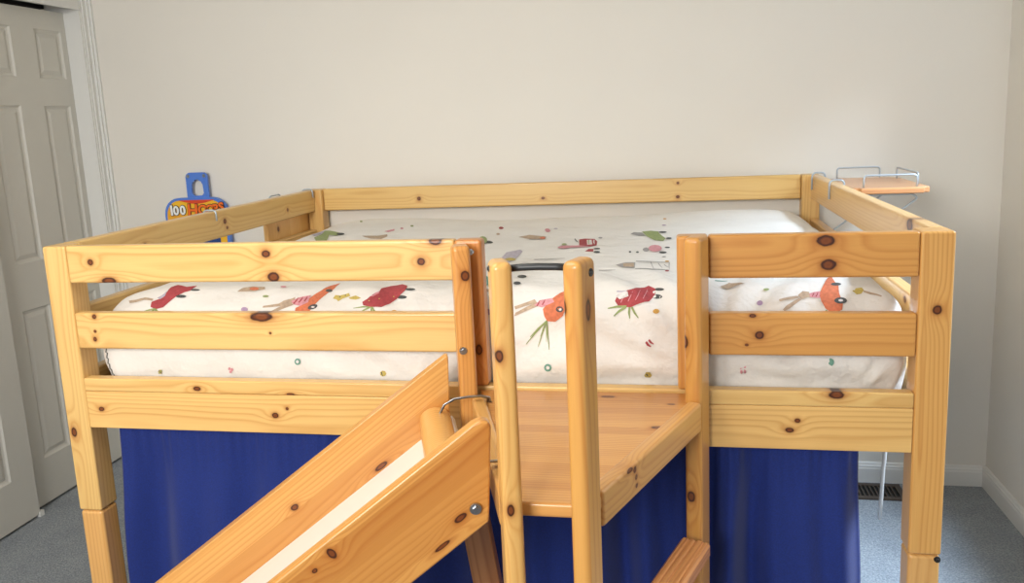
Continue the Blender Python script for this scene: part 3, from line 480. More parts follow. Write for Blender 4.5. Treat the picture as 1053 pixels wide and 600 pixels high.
# right wall with a window opening
WY0, WY1, WZ0, WZ1 = -.30, .98, .92, 2.10
bm = bmesh.new()
add_box(bm,(XR,YF,0),(XR+.12,WY0,ZC)); add_box(bm,(XR,WY1,0),(XR+.12,YB,ZC)); add_box(bm,(XR,WY0,0),(XR+.12,WY1,WZ0)); add_box(bm,(XR,WY0,WZ1),(XR+.12,WY1,ZC))
struct(link('wall_right', bm, M_wall))
# left wall: closet opening from y=.25 to 1.56
OY0, OY1, OZ = -.35, 1.578, 2.10
bm = bmesh.new()
add_box(bm,(XL-.20,OY1,0),(XL,YB,ZC)); add_box(bm,(XL-.20,OY0,OZ+.03),(XL,OY1,ZC)); add_box(bm,(XL-.20,YF,0),(XL,OY0,ZC)); add_box(bm,(XL-.35,OY0,0),(XL-.22,OY1,ZC))
struct(link('wall_left', bm, M_wall))
bm = bmesh.new()
def casing_profile(bm, y0, y1, z0, z1):
    """stepped casing face: ridges running the long way"""
    n = 6; w = (y1-y0)/n; hs = (.010,.012,.017,.017,.026,.036)
    for i in range(n): add_box(bm,(XL,y0+i*w,z0),(XL+hs[i],y0+(i+1)*w+.0005,z1))
casing_profile(bm, 1.567, 1.6255, 0, OZ+.10)
add_box(bm,(XL-.19,OY1-.012,0),(XL+.004,OY1,OZ+.01))
struct(link('trim_1', bm, M_trim))
bm = bmesh.new()
for i,h in enumerate((.016,.011,.014,.018)): add_box(bm,(XL,OY0-.07,OZ-.004+i*.019),(XL+h,OY1-.012,OZ-.004+(i+1)*.019))
add_box(bm,(XL-.02,OY0,OZ+.012),(XL,OY1-.012,OZ+.029)); pass
struct(link('trim_2', bm, M_trim))
bm = add_box(bmesh.new(), (XL-.19,OY0,OZ+.012),(XL-.16,OY1-.012,OZ+.029))
struct(link('trim_3', bm, M_dark))
def panel_door(name, x, y0, y1, z0, z1, thick, cols, rows):
    """moulded six-panel sliding door: recessed groove with a raised field in every panel"""
    bm = bmesh.new(); ys = [y0]+[v for c in cols for v in c]+[y1]; zs = [z0]+[v for r in rows for v in r]+[z1]
    F = lambda y,z,d: bm.verts.new((x-d,y,z))
    def quad(a,b_,c_,d_): bm.faces.new((a,b_,c_,d_))
    for i in range(len(ys)-1):
        for j in range(len(zs)-1):
            a,b_,c_,d_ = ys[i],ys[i+1],zs[j],zs[j+1]
            if i%2 and j%2:
                loops = []
                for ins,dep in ((0,0),(.006,.007),(.016,.010),(.034,.003),(.036,.003)):
                    loops.append([F(a+ins,c_+ins,dep),F(b_-ins,c_+ins,dep),F(b_-ins,d_-ins,dep),F(a+ins,d_-ins,dep)])
                for l0,l1 in zip(loops,loops[1:]):
                    for q in range(4): quad(l0[q],l0[(q+1)%4],l1[(q+1)%4],l1[q])
                bm.faces.new(loops[-1])
            else: quad(F(a,c_,0),F(b_,c_,0),F(b_,d_,0),F(a,d_,0))
    bmesh.ops.remove_doubles(bm, verts=bm.verts, dist=1e-5)
    bb = bmesh.new(); bb.free()
    # edges and back
    add_box(bm,(x-thick,y0,z0),(x-.0105,y1,z1))
    for (a,b_,c_,d_) in ((y0,y0+.001,z0,z1),(y1-.001,y1,z0,z1)): add_box(bm,(x-.012,a,c_),(x-.0001,b_,d_))
    for (c_,d_) in ((z0,z0+.001),(z1-.001,z1)): add_box(bm,(x-.012,y0,c_),(x-.0001,y1,d_))
    return struct(link(name, bm, M_door))
rows = ((.205,.845),(1.04,1.685),(1.80,2.005))
d1 = panel_door('door_1', -1.088, .97, 1.565, .012, 2.088, .032, ((1.09,1.245),(1.375,1.535)), rows)
d2 = panel_door('door_2', -1.045, .30, .978, .012, 2.088, .032, ((.42,.575),(.70,.86)), rows)
box('floor_guide', (-1.068,.972,0), (-1.040,.995,.022), M_trim, d2)
# baseboards
def baseboard(name, p0, p1, nrm):
    L = (Vector(p1)-Vector(p0)).length; prof = ((0,0),(.015,0),(.015,.060),(.013,.064),(.013,.071),(.009,.074),(.007,.082),(.004,.085),(0,.085))
    bm = bmesh.new(); a = [bm.verts.new((0,y,z)) for y,z in prof]; c = [bm.verts.new((L,y,z)) for y,z in prof]
    for i in range(len(prof)): j=(i+1)%len(prof); bm.faces.new((a[i],a[j],c[j],c[i]))
    bm.faces.new(a); bm.faces.new(c[::-1])
    X = (Vector(p1)-Vector(p0)).normalized(); Y = Vector(nrm); m = Matrix((X,Y,Vector((0,0,1)))).transposed().to_4x4(); m.translation = p0
    return struct(link(name, bm, M_trim, None, m))
baseboard('baseboard_back', (XL,YB,0), (XR-.0151,YB,0), (0,-1,0))
baseboard('baseboard_right', (XR,YF,0), (XR,YB,0), (-1,0,0))
# the window that lights the right side
bm = bmesh.new()
for (a,b_,c_,d_) in ((WY0-.07,WY0,WZ0-.07,WZ1+.07),(WY1,WY1+.07,WZ0-.07,WZ1+.07),(WY0,WY1,WZ0-.07,WZ0),(WY0,WY1,WZ1,WZ1+.07)): add_box(bm,(XR-.016,a,c_),(XR-.0003,b_,d_))
wn = struct(link('window_1', bm, M_trim, bevel=.003))
bm = bmesh.new(); zc = (WZ0+WZ1)/2
for (a,b_,c_,d_) in ((WY0,WY0+.035,WZ0,WZ1),(WY1-.035,WY1,WZ0,WZ1),(WY0+.035,WY1-.035,WZ0,WZ0+.04),(WY0+.035,WY1-.035,WZ1-.04,WZ1),(WY0+.035,WY1-.035,zc-.02,zc+.02)): add_box(bm,(XR+.03,a,c_),(XR+.07,b_,d_))
link('sash', bm, M_trim, wn)

# ------------------------------------------------------------ the loft bed
BL, BW, PT, H = 2.1, 1.6066, .066, 1.2766
bed = empty('loft_bed', (0,0,0), 'knotty pine children\'s loft bed with guard rails, ladder and corner platform', 'bed')
Z = (0,0,1); X = (1,0,0); Y = (0,1,0)
def post(x0, y0, knots=(), z0=0, z1=H, kw={}):
    xc, yc = x0+PT/2, y0+PT/2; jz = .573
    kn = [(z-jz, x-xc, a, b) for x,z,a,b in knots]
    p = board('post', bed, (xc,yc,jz), (xc,yc,z1), X, PT, PT, wood(kn, **kw), bev=.006)
    board('post_extension', p, (xc,yc,0), (xc,yc,jz-.0015), X, PT-.0015, PT-.0015, wood([(.27,.012,.008,.005)], light=(226,176,106), late=(198,136,72)), bev=.009)
    return p
post(0, 0, [(.018,.79,.014,.008)], kw=dict(light=(226,188,118)))
pr = post(BL-PT, 0, [(2.07,1.115,.010,.009)], kw=dict(light=(224,172,98), late=(192,128,60)))
post(0, BW-PT); post(BL-PT, BW-PT)
bolt(pr, (BL-.008,-.0005,.565), (0,-1,0), .007, 'bolt', M_dark)
def rail(name, x0, x1, z0, z1, knots, y=0, th=.03, bev=.006, kw={}):
    zc = (z0+z1)/2; kn = [(x-x0, z-zc, a, b) for x,z,a,b in knots]
    return board(name, bed, (x0,y+th/2,zc), (x1,y+th/2,zc), Z, z1-z0, th, wood(kn, **kw), bev=bev)
xa, xb = PT+.0005, 1.0625
warm = dict(light=(214,156,82), late=(186,118,52)); pale = dict(light=(229,190,120), late=(198,142,72)); pal2 = dict(light=(226,190,122), late=(202,152,86))
rail('guard_rail', xa, xb, 1.183, 1.2766, [(.133,1.236,.008,.008),(.178,1.189,.020,.009),(.603,1.251,.011,.009),(.617,1.195,.015,.012),(.983,1.228,.010,.009),(1.018,1.275,.016,.010)], kw=pale)
rail('guard_rail', xa, xb, 1.014, 1.107, [(.123,1.098,.006,.006),(.12,1.06,.004,.004),(.117,1.04,.005,.006),(.575,1.098,.030,.012),(.595,1.058,.003,.003)], kw=pale)
rail('side_rail', xa, 2.0335, .8035, .902, [(.107,.855,.008,.006),(.586,.850,.009,.007),(.619,.868,.004,.004),(1.802,.87,.006,.005),(1.786,.848,.009,.006)], y=.0012, kw=dict(light=(233,190,118)), bev=.003)
rail('side_rail_cap', xa, 2.0335, .9022, .9362, [(.384,.915,.010,.006),(.632,.905,.011,.004),(1.88,.930,.016,.009)], y=0, kw=pale, bev=.004)
rail('guard_rail', 1.6165, 2.0335, 1.183, 1.2766, [(1.852,1.261,.018,.012),(1.858,1.211,.016,.012)], kw=warm)
rail('guard_rail', 1.6165, 2.0335, 1.014, 1.107, [(1.722,1.06,.010,.009),(1.708,1.102,.007,.004),(1.696,1.038,.004,.003)], kw=warm)
# back rails
for z0,z1,kn in ((1.183,1.2766,[(.496,1.224,.008,.008),(1.026,1.212,.007,.005),(1.567,1.203,.007,.006),(1.568,1.258,.005,.005)]),(1.014,1.107,[]),(.8035,.936,[])):
    rail('guard_rail' if z0 > .9 else 'side_rail', xa, 2.0335, z0, z1, kn, y=BW-.045, kw=pal2)
# side rails (run front to back, flush with the outside)
for x,kns,kw in ((.018,[[(.804,1.236,.009,.009),(.815,1.212,.006,.005),(1.28,1.22,.007,.007),(.357,1.222,.010,.008)],[(.3,1.06,.008,.008)],[]],pal2),(BL-.018,[[(.201,1.262,.022,.016)],[(.216,1.088,.010,.008)],[]],dict(light=(232,190,126),late=(212,160,98)))):
    for (z0,z1),kn in zip(((1.183,1.2766),(1.014,1.107),(.8035,.936)),kns):
        y0,y1 = PT+.0005, BW-PT-.0005
        if z0 > 1.1: y0, y1 = PT+.0005, BW-PT-.0005
        board('guard_rail' if z0>.9 else 'side_rail', bed, (x,y0,(z0+z1)/2), (x,y1,(z0+z1)/2), Z, z1-z0, .034, wood([(a-y0,b-(z0+z1)/2,c_,d_) for a,b,c_,d_ in kn], **kw))
# slatted base
bm = bmesh.new()
for i in range(14):
    a = .05+i*.145
    if a+.07 < 2.04: add_box(bm,(a,.036,.870),(a+.07,BW-.05,.886))
link('slatted_base', bm, wood(), bed)
# short posts either side of the opening
board('opening_post', bed, (1.0945,.014,.937), (1.0945,.014,H), X, .063, .042, wood([(1.024-.937,.014,.013,.008)], light=(205,138,72), late=(178,104,48)), bev=.008)
board('opening_post', bed, (1.5835,.014,.937), (1.5835,.014,H), X, .065, .042, wood(**warm), bev=.006)
# ---- corner platform: trapezium carried by four uprights
s20 = R(19)
dl = Vector((sin(s20),-cos(s20),0)); dr = Vector((-sin(s20),-cos(s20),0))     # forward directions of the two sides
def upright(x, y, z0, z1, d, w, t, knots=(), kw={}, name='upright', b=.011):
    side = Vector((-d.y, d.x, 0)); side = side if side.x > 0 else -side
    m = wood([(z-z0,) + tuple(q) for z,*q in knots], **kw)
    return board(name, bed, (x,y,z0), (x,y,z1), side, w, t, m, bev=b, seg=4)
UL = upright(1.0865, -.043, .80, 1.272, dl, .040, .056, [(1.207,.006,.012,.010)], dict(light=(216,156,84), late=(186,118,54)))
UR = upright(1.5905, -.045, 0, 1.283, dr, .037, .066, [(1.063,-.017,.014,.009),(.721,-.004,.013,.009)], dict(light=(214,156,80), late=(184,112,46)))
FL = upright(1.287, -.576, 0, 1.330, dl, .032, .056, [(1.189,-.010,.010,.006),(.941,-.004,.010,.006)], dict(light=(226,178,104), late=(202,138,66)))
FR = upright(1.4055, -.572, 0, 1.330, dr, .031, .058, [(1.260,-.014,.012,.006),(1.254,.004,.018,.008,'y',1)], dict(light=(222,166,88), late=(196,124,54), freq=60))
pz = .930
plat = bmesh.new()
tr = [(1.075,-.003),(1.60,-.003),(1.430,-.500),(1.412,-.5525),(1.275,-.5525),(1.262,-.500)]
tr = [(1.105,-.005),(1.585,-.005),(1.590,-.03),(1.412,-.5525),(1.290,-.5525)]
vsx = [plat.verts.new((x,y,-.0125)) for x,y in tr]; f = plat.faces.new(vsx)
g = bmesh.ops.extrude_face_region(plat, geom=[f])
for v in g['geom']:
    if isinstance(v, bmesh.types.BMVert): v.co.z = .0125
# boards run along X: swap so local Z is the strip direction
mw = Matrix.Translation((0,0,pz-.0125))
swap = Matrix(((1,0,0,0),(0,0,1,0),(0,-1,0,0),(0,0,0,1)))   # new local: x=x, y=z, z=-y
bmesh.ops.transform(plat, matrix=swap, verts=plat.verts)
link('platform_board', plat, wood([(1.511,.214,.014,.007),(1.40,.04,.016,.006),(1.536,.08,.008,.004)], light=(224,168,94), late=(196,128,60), lam=.036, contrast=.9), bed, mw @ swap.inverted(), bevel=.006, seg=3)
def prail(x0,y0,x1,y1,knots,kw):
    return board('platform_rail', bed, (x0,y0,.906), (x1,y1,.906), Z, .064, .030, wood(knots, **kw), bev=.007)
prail(1.585,-.082, 1.414,-.513, [(.34,.020,.006,.006),(.335,.004,.005,.005),(.334,-.012,.005,.004),(.36,.026,.012,.004)], dict(light=(214,158,88), late=(184,116,54)))
prail(1.119,-.080, 1.273,-.532, [], dict(light=(220,168,96)))
# grab handle between the two front posts, with its bolts
tube('grab_handle', [(1.303,-.570,1.316),(1.318,-.571,1.3175),(1.345,-.572,1.3185),(1.372,-.572,1.318),(1.389,-.572,1.317)], .0055, M_black, bed, 14)
nr = Vector((cos(s20), -sin(s20), 0)); nl = Vector((-cos(s20), -sin(s20), 0))
bolt(FR, Vector((1.4055,-.572,1.3085))+nr*.0155+dr*-.008, nr, .0065, 'bolt', M_black, .5)
bolt(FL, Vector((1.287,-.576,1.318))+nl*.016, nl, .005, 'bolt', M_black, .4)
bolt(UL, (1.110,-.046,1.256), (1,-.25,0), .007); bolt(UL, Vector((1.0865,-.043,1.040))+Vector((.002,-.0285,0)), dl, .009)
# ladder treads on the right side
for z in (.645,.355,.09):
    t = bmesh.new(); prof = []
    w, h = .062, .034
    top = [(-w/2+.006,h/2),(-w/2+.014,h/2),(-w/2+.016,h/2-.003),(-w/2+.020,h/2-.003),(-w/2+.022,h/2),(-.003,h/2),(-.001,h/2-.003),(.003,h/2-.003),(.005,h/2),(.016,h/2),(.018,h/2-.003),(.021,h/2-.003),(.023,h/2),(w/2-.005,h/2-.001),(w/2,h/2-.007),(w/2,-h/2+.005),(w/2-.005,-h/2),(-w/2+.005,-h/2),(-w/2,-h/2+.005),(-w/2,h/2-.006)]
    L = .455
    a = [t.verts.new((0,y,zz)) for y,zz in top]; c_ = [t.verts.new((L,y,zz)) for y,zz in top]
    for i in range(len(top)): j=(i+1)%len(top); t.faces.new((a[i],a[j],c_[j],c_[i]))
    t.faces.new(a); t.faces.new(c_[::-1])
    p0 = Vector((1.583,-.118,z-.017)); yv = Vector((0,0,1)).cross(dr); m = Matrix((dr,yv,Vector((0,0,1)))).transposed().to_4x4(); m.translation = p0
    link('ladder_tread', t, wood(light=(206,140,82), late=(168,98,50), lam=None, contrast=1), bed, m)
# raking leg under the platform
board('raking_leg', bed, (1.068,-.058,.800), (1.178,-.058,0.0), X, .064, .030, wood(light=(190,128,74), late=(150,88,42), contrast=1), bev=.004)

# ------------------------------------------------------------ the slide
a20 = R(20); hs = Vector((-cos(a20),-sin(a20),0)); ns = Vector((sin(a20),-cos(a20),0)); phi = R(34.8)
sl = empty('slide', (-.15,-.75,0), 'pine slide with a white bed running down to the left from the platform', 'slide')
us = hs*cos(phi) + Vector((0,0,-sin(phi))); vs_up = Vector((0,0,1)) - us*us.z; vs_up.normalize()
def slide_pt(s, w, v): return Vector((1.058,-.094,1.037)) + us*s + ns*w + vs_up*v
SLEN = 1.037/sin(phi) - .010
th = .026; VH = .190; PH = VH*cos(phi)
def slide_panel(w, knots, kw, chamfer):
    # local x along us, z along vs_up ; vertical cut at the top end
    tn = math.tan(phi); c = [(PH*tn*1.0,-PH)]
    e = .012
    if chamfer: pts = [(.030,0),(.014,-.004),(.006,-.014),(.0085,-.024)]
    else: pts = [(.004,0),(.0006,-.004)]
    base = SLEN
    out = [(x,z) for x,z in pts] + [(PH*tn-.004,-PH+.012),(PH*tn+.006,-PH)]
    out += [(base-PH/tn-.02,-PH),(base-.06,-.05),(base-.09,0)]
    kn = knots
    sh = -.036 if chamfer else 0
    out = [(x+(sh if i < len(pts)+2 else 0),z) for i,(x,z) in enumerate(out)]
    return board('side_panel', sl, slide_pt(0,w,0), slide_pt(1,w,0), vs_up, 0, th, wood(kn, **kw), bev=.005, cuts=out[::-1])
def sloc(p):
    q = Vector(p)-Vector((1.058,-.094,1.037)); return q.dot(us), q.dot(vs_up)
so = dict(light=(222,168,96), late=(194,128,60), lam=.052)
k1 = [sloc((.727,-.214,.724))+(.009,.007), sloc((.908,-.149,.797))+(.018,.006)]
k2 = [sloc((.983,-.59,.842))+(.007,.011), sloc((1.185,-.513,.878))+(.013,.006), sloc((1.155,-.527,.831))+(.016,.004), sloc((.955,-.60,.815))+(.005,.004)]
slide_panel(-th/2, k1, so, False)
slide_panel(.44-th/2, k2, dict(light=(218,160,84), late=(188,118,50), lam=.058), True)
p0 = slide_pt(.078,.206,-.121); p1 = slide_pt(SLEN-.20,.206,-.121)
board('slide_surface', sl, p0, p1, ns, .4145, .012, M_white_slide, bev=.001)
# rounded crossbar at the top of the slide, and its steel hooks over the platform rail
cb = bmesh.new(); prof = [(.034*cos(t)-.002, .026*sin(t)) for t in [pi*i/8 for i in range(9)]] + [(-.036,-.040),(.032,-.040)]
va = [cb.verts.new((x,0,z)) for x,z in prof]; vb = [cb.verts.new((x,.412,z)) for x,z in prof]
for i in range(len(prof)): j=(i+1)%len(prof); cb.faces.new((va[i],va[j],vb[j],vb[i]))
cb.faces.new(va); cb.faces.new(vb[::-1])
Xc = hs; m = Matrix((-hs, ns, Vector((0,0,1)))).transposed().to_4x4(); m.translation = slide_pt(.040,.001,0) + Vector((0,0,-.118))
mm_ = wood(light=(230,178,104), late=(206,144,72), seed=300)
cbo = link('crossbar', cb, mm_, sl, m, smooth=False, bevel=.003)
for w in (.035,.385):
    pts = [slide_pt(.028,w,0)+Vector((0,0,z)) - hs*x for x,z in ((-.002,-.135),(-.002,-.102),(.008,-.084),(.030,-.074),(.060,-.072),(.088,-.073),(.104,-.078),(.106,-.088))]
    tube('hook', pts, .002, M_steel, sl, 10, flat=(.0026,.0085))
bolt(sl, Vector((1.2115,-.5095,.893))+ns*.0, ns, .0105)

# ------------------------------------------------------------ duvet
bm = bmesh.new(); st_ = .0155
A0,A1,B0,B1 = DX0-.21, DX1+.21, DY0-.21, DY1+.21
nu = int((A1-A0)/st_); nv = int((B1-B0)/st_)
grid = [[bm.verts.new(duvet_point(A0+(A1-A0)*i/nu, B0+(B1-B0)*j/nv)) for j in range(nv+1)] for i in range(nu+1)]
for i in range(nu):
    for j in range(nv): bm.faces.new((grid[i][j],grid[i+1][j],grid[i+1][j+1],grid[i][j+1]))
rim = [grid[i][0] for i in range(nu+1)]+[grid[nu][j] for j in range(1,nv+1)]+[grid[i][nv] for i in range(nu-1,-1,-1)]+[grid[0][j] for j in range(nv-1,0,-1)]
low = [bm.verts.new((1.05+(v.co.x-1.05)*.97, .8+(v.co.y-.8)*.97, .888)) for v in rim]
for i in range(len(rim)): j=(i+1)%len(rim); bm.faces.new((rim[i],low[i],low[j],rim[j]))
bm.faces.new(low)
bmesh.ops.remove_doubles(bm, verts=bm.verts, dist=1e-5)
bmesh.ops.recalc_face_normals(bm, faces=bm.faces)
names = sorted(PR); mats = [M_duv]+[printed(n, PR[n]) for n in names]
tmp = bmesh.new()
lay = 0
for cname, pts in PRINTS:
    lay += 1
    q = bmesh.new()
    try: q.faces.new([q.verts.new((u,v,0)) for u,v in pts])
    except Exception: q.free(); continue
    bmesh.ops.triangulate(q, faces=q.faces)
    for _ in range(3):
        es = [e for e in q.edges if e.calc_length() > .016]
        if not es: break
        bmesh.ops.subdivide_edges(q, edges=es, cuts=1); bmesh.ops.triangulate(q, faces=q.faces)
    vm = {}
    off = .0010 + .00025*(lay % 8)
    for v in q.verts:
        u,w = v.co.x, v.co.y; P0 = Vector(duvet_point(u,w)); Pu = Vector(duvet_point(u+1e-3,w))-P0; Pv = Vector(duvet_point(u,w+1e-3))-P0
        n = Pu.cross(Pv).normalized(); vm[v] = bm.verts.new(P0+n*off)
    for f in q.faces:
        vv = [vm[v] for v in f.verts]
        a = (vv[1].co-vv[0].co).cross(vv[2].co-vv[0].co); nf = Vector(duvet_point(f.verts[0].co.x,f.verts[0].co.y))
        nf = bm.faces.new(vv); nf.material_index = 1+names.index(cname)
    q.free()
me = bpy.data.meshes.new('duvet'); bm.to_mesh(me); bm.free()
for mm in mats: me.materials.append(mm)
for p in me.polygons: p.use_smooth = True
duv = bpy.data.objects.new('duvet', me); col.objects.link(duv)
tag(duv, 'white duvet printed with animals driving carrot and strawberry cars on the loft bed', 'duvet')
# stitched dark edging on the left end
zz = []
for i in range(90):
    v = DY0+.46-i*.0075
    P0 = Vector(duvet_point(DX0-.050+(.006 if i%2 else -.006) , v) if v > DY0+.02 else duvet_point(DX0+.012+(.006 if i%2 else -.006), v)); zz.append(P0+Vector((-.0015,-.001,.0015)))
tube('stitched_edging', zz, .0013, plain('dark_stitching',(96,96,92),.8), duv, 6)

# ------------------------------------------------------------ curtains under the bed
def curtain(x0, x1, y, z0, z1, label, seed, folds, amp=.012, hem=None, x1b=None, x0b=None):
    rnd = random.Random(seed); n = int((x1-x0)/.0045); mrow = 26; bm = bmesh.new(); g = []
    ph = [(rnd.uniform(.6,1.5)*folds, rnd.uniform(0,6.28), rnd.uniform(.4,1)) for _ in range(4)]
    for i in range(n+1):
        t = i/n; colv = []
        zb = z0 + (hem(t) if hem else 0)
        for j in range(mrow+1):
            s = j/mrow; z = z1 + (zb-z1)*s
            env = .35+.65*min(1,s*3)
            d = sum(a*sin(f*t*6.283+p+.35*s*f*.25) for f,p,a in ph)/2.4
            small = .0022*sin(t*folds*36+seed)*max(0,1-s*5)
            xa_ = x0 + ((x0b if x0b is not None else x0)-x0)*s; xb_ = x1 + ((x1b if x1b is not None else x1)-x1)*s
            colv.append(bm.verts.new((xa_+(xb_-xa_)*t + .004*sin(9*s+t*4), y + amp*env*d + small, z)))
        g.append(colv)
    for i in range(n):
        for j in range(mrow): bm.faces.new((g[i][j],g[i+1][j],g[i+1][j+1],g[i][j+1]))
    bb = [(f.normal, f) for f in bm.faces]
    o = link('curtain', bm, M_cur, None, smooth=True)
    sm = o.modifiers.new('cloth_thickness','SOLIDIFY'); sm.thickness = .0016
    tag(o, label, 'curtain', 'curtains under the bed')
    return o
curtain(.098, 1.04, .078, .012, .799, 'royal blue curtain hanging behind the slide, left of the platform', 3, 6, .055, x0b=.068)
curtain(1.050, 1.605, .075, .012, .799, 'royal blue curtain in the shade under the ladder platform', 8, 4, .045)
curtain(1.575, 1.950, 0.072, .012, .799, 'royal blue curtain hanging right of the ladder, beside the floor vent', 5, 3, .045, x1b=1.975)

# ------------------------------------------------------------ hanging shelves
def hook_pts(x_in, x_out, y, ztop):
    return [(x_in,y,ztop-.050),(x_in,y,ztop+.006),(x_out,y,ztop+.006),(x_out,y,ztop-.06)]
shf = empty('hanging_shelf', (2.22,1.27,1.02), 'wooden shelf with grey wire rails hooked over the right end of the bed', 'shelf')
sb = bmesh.new(); add_box(sb,(2.125,1.075,1.243),(2.362,1.505,1.263)); bmesh.ops.translate(sb, verts=sb.verts, vec=(-2.243,-1.29,-1.253))
bmesh.ops.bevel(sb, geom=[e for e in sb.edges if abs(e.verts[0].co.z-e.verts[1].co.z)>.01], offset=.022, segments=5, affect='EDGES')
link('shelf_board', sb, wood(light=(214,160,112), late=(186,124,80), lam=.04), shf, Matrix.Translation((2.243,1.29,1.253)), bevel=.004)
def guard(pts): tube('wire_rail', pts, .0032, M_wire, shf, 8, rnd=.012)
guard([(2.160,1.098,1.262),(2.160,1.098,1.302),(2.322,1.098,1.302),(2.322,1.098,1.262)])
guard([(2.150,1.490,1.262),(2.150,1.490,1.302),(2.300,1.490,1.302),(2.300,1.490,1.262)])
guard([(2.344,1.17,1.262),(2.344,1.17,1.302),(2.344,1.43,1.302),(2.344,1.43,1.262)])
for y in (1.13,1.475):
    tube('hook', [(2.0595,y,1.225),(2.0595,y,1.288),(2.106,y,1.288),(2.106,y,1.236),(2.32,y,1.2355),(2.335,y,1.222),(2.106,y,1.045),(2.106,y,1.02)], .0035, M_wire, shf, 8, rnd=.016)
shl = empty('hanging_shelf', (-.05,1.3,.95), 'striped pine panel hooked onto the outside of the left end rail', 'shelf')
m = frame((-.014,1.375,.98),(-.014,1.375,1.182),(0,1,0))
pb = bmesh.new(); add_box(pb,(0,-.009,-.20),(.203,.009,.20))
link('shelf_panel', pb, wood([(.165,-.11,.010,.008),(.06,.05,.01,.008)], light=(250,212,142), late=(236,176,98), lam=.05, contrast=1), shl, m, bevel=.003)
for y in (.745,1.515):
    tube('hook', [(.0400,y,1.245),(.0400,y,1.281),(-.006,y,1.281),(-.006,y,1.20)], .003, M_wire, shl, 8, rnd=.014)
0 and tube('wire_rail', [(-.006,.745,1.202),(-.006,.745,1.150),(-.006,1.515,1.150),(-.006,1.515,1.202)], .003, M_wire, shl, 8, rnd=.014)
tube('wire_rail', [(-.010,1.22,1.18),(-.010,1.22,1.2805),(-.010,1.32,1.2805),(-.010,1.32,1.18)], .0028, M_wire, shl, 8, rnd=.02)

# ------------------------------------------------------------ basketball toy on the wall
toy = empty('toy_backboard', (-.56,1.60,1.0), 'blue-edged yellow toy basketball board lettered 100 HOOPS on the back wall', 'toy')
M_tb = plain('toy_blue_plastic', (84,128,214), .35); M_tr = plain('toy_card_red', (214,70,34), .5); M_to = plain('toy_letter_orange', (240,112,30), .5)
M_tw = plain('toy_letter_white', (240,240,236), .5); M_tk = plain('toy_letter_black', (30,26,28), .5); M_td = plain('toy_dark_blue', (30,66,128), .5); M_ty = plain('toy_yellow', (240,186,40), .5)
M_card, nt, b = newmat('toy_card_yellow'); k = NB(nt); tc = k.n('ShaderNodeTexCoord').outputs['Object']
k.put(b.inputs['Base Color'], k.ramp(k.noise(k.mapping(tc,(4,1,9)), 1.6, 1), [(.35,lin(240,186,44)),(.85,lin(232,150,40))])); b.inputs['Roughness'].default_value = .45
def outline(name, pts, y0, y1, mat, parent, hole=None, bev=.001):
    bm = bmesh.new()
    if hole is None:
        f = bm.faces.new([bm.verts.new((x,y0,z)) for x,z in pts]); fs = [f]
    else:
        n = len(pts); a = [bm.verts.new((x,y0,z)) for x,z in pts]; c_ = [bm.verts.new((x,y0,z)) for x,z in hole]; fs = []
        for i in range(n): j=(i+1)%n; fs.append(bm.faces.new((a[i],a[j],c_[j],c_[i])))
    g = bmesh.ops.extrude_face_region(bm, geom=fs)
    for v in g['geom']:
        if isinstance(v, bmesh.types.BMVert): v.co.y = y1
    return link(name, bm, mat, parent)
def rrect(x0,x1,z0,z1,r,n=6):
    out = []
    for cx,cz,a0 in ((x1-r,z1-r,0),(x0+r,z1-r,90),(x0+r,z0+r,180),(x1-r,z0+r,270)):
        for i in range(n+1): t = R(a0+90*i/n); out.append((cx+r*cos(t), cz+r*sin(t)))
    return out
TY = 1.585
board_back = outline('backboard', rrect(-.716,-.406,.96,1.254,.075), TY, TY+.022, M_tb, toy)
card = outline('card', rrect(-.704,-.420,.97,1.243,.068), TY-.002, TY, M_card, toy)
outline('red_swoosh', [(-.640+.178*t, 1.2435-.017*sin(pi*t)) for t in [i/12 for i in range(13)]][::-1]+[(-.640,1.2437),(-.462,1.2437)], TY-.0035, TY-.002, M_tr, card)
outline('blue_patch', rrect(-.60,-.452,.98,1.085,.02), TY-.003, TY-.002, M_td, card); outline('yellow_stripe', rrect(-.450,-.428,.98,1.10,.008), TY-.003, TY-.002, M_ty, card)
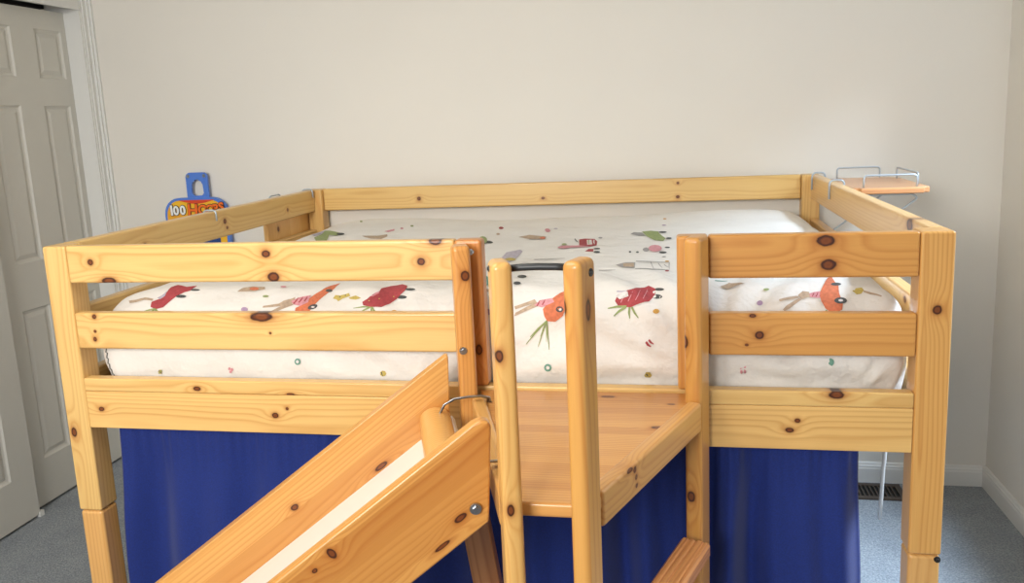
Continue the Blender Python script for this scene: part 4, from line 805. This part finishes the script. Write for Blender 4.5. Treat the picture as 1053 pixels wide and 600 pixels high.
# handle with keyhole opening
N = 40
hp = rrect(-.598,-.492,1.235,1.366,.022, 9)
cx, cz = -.545, 1.296
def keyhole(t):
    x = sin(t); z = -cos(t)     # z up
    px_, pz_ = .034*x, .036*z
    if z > .72:                  # narrow slot on top of the round opening
        k_ = (z-.72)/.28; px_ = .0236*(1 if x > 0 else -1)*min(1,abs(x)/.694)*(.55 if z > .80 else 1); pz_ = .026+.024*min(1,k_*1.3)
    return px_, pz_
hole = []
for x,z in hp:
    t = math.atan2((x-cx)/.053, -(z-cz)/.068); a,c_ = keyhole(t); hole.append((cx+a, cz-.004+c_))
hd = outline('handle', hp, TY+.006, TY+.016, M_tb, toy, hole)
for x in (-.585,-.506): bolt(hd, (x,TY+.006,1.350), (0,-1,0), .008, 'stud', M_steel)
def text(s, x, z, size, mat, parent, y, name='lettering', extrude=.0008, off=0, tilt=0):
    cu = bpy.data.curves.new('t','FONT'); cu.body = s; cu.size = size; cu.extrude = extrude; cu.offset = off; cu.align_x = 'LEFT'
    to = bpy.data.objects.new('t', cu); col.objects.link(to)
    dg = bpy.context.evaluated_depsgraph_get(); me = bpy.data.meshes.new_from_object(to.evaluated_get(dg)); bpy.data.objects.remove(to)
    o = bpy.data.objects.new(name, me); col.objects.link(o); me.materials.clear(); me.materials.append(mat)
    w = Matrix.Translation((x,y,z)) @ Matrix.Rotation(tilt,4,'Y') @ Matrix.Rotation(pi/2,4,'X')
    o.parent = parent; o.matrix_basis = inv_of(parent) @ w; return o
def word(chars, mat):
    for ch,x,z,size,tilt in chars:
        text(ch, x, z, size, M_tk, card, TY-.0042, off=.0048, tilt=tilt)
        text(ch, x, z, size, mat, card, TY-.0062, off=.0022, tilt=tilt)
word([('1',-.692,1.178,.062,-.05),('0',-.669,1.180,.054,0),('0',-.636,1.181,.054,0)], M_tw)
word([('H',-.600,1.174,.074,.03),('O',-.546,1.180,.058,0),('O',-.507,1.184,.052,0),('P',-.472,1.187,.050,-.05),('S',-.441,1.192,.052,-.1)], M_to)

# ------------------------------------------------------------ cord and floor vent
tube('power_cord', [(2.106,.565,.80),(2.122,.563,.60),(2.120,.564,.55),(2.1185,.568,.52),(2.1195,.582,.42),(2.1205,.596,.352)], .0055, M_cord, None, 10)
tag(bpy.data.objects['power_cord'], 'white cord end dangling below the right end of the bed', 'cord')
vent = empty('floor_vent', (2.28,1.52,0), 'brown slotted metal floor vent by the back baseboard', 'vent')
bm = bmesh.new()
vx0,vx1,vy0,vy1 = 2.13,2.435,1.452,1.592
for lo,hi in (((vx0,vy0,0),(vx1,vy0+.022,.007)),((vx0,vy1-.022,0),(vx1,vy1,.007)),((vx0,vy0+.022,0),(vx0+.022,vy1-.022,.007)),((vx1-.022,vy0+.022,0),(vx1,vy1-.022,.007))): add_box(bm,lo,hi)
x = vx0+.034
while x < vx1-.03: add_box(bm,(x,vy0+.022,.001),(x+.005,vy1-.022,.0065)); x += .0165
link('grille', bm, M_vent, vent)
box('backing', (vx0+.02,vy0+.02,0), (vx1-.02,vy1-.02,.0008), M_dark, vent)
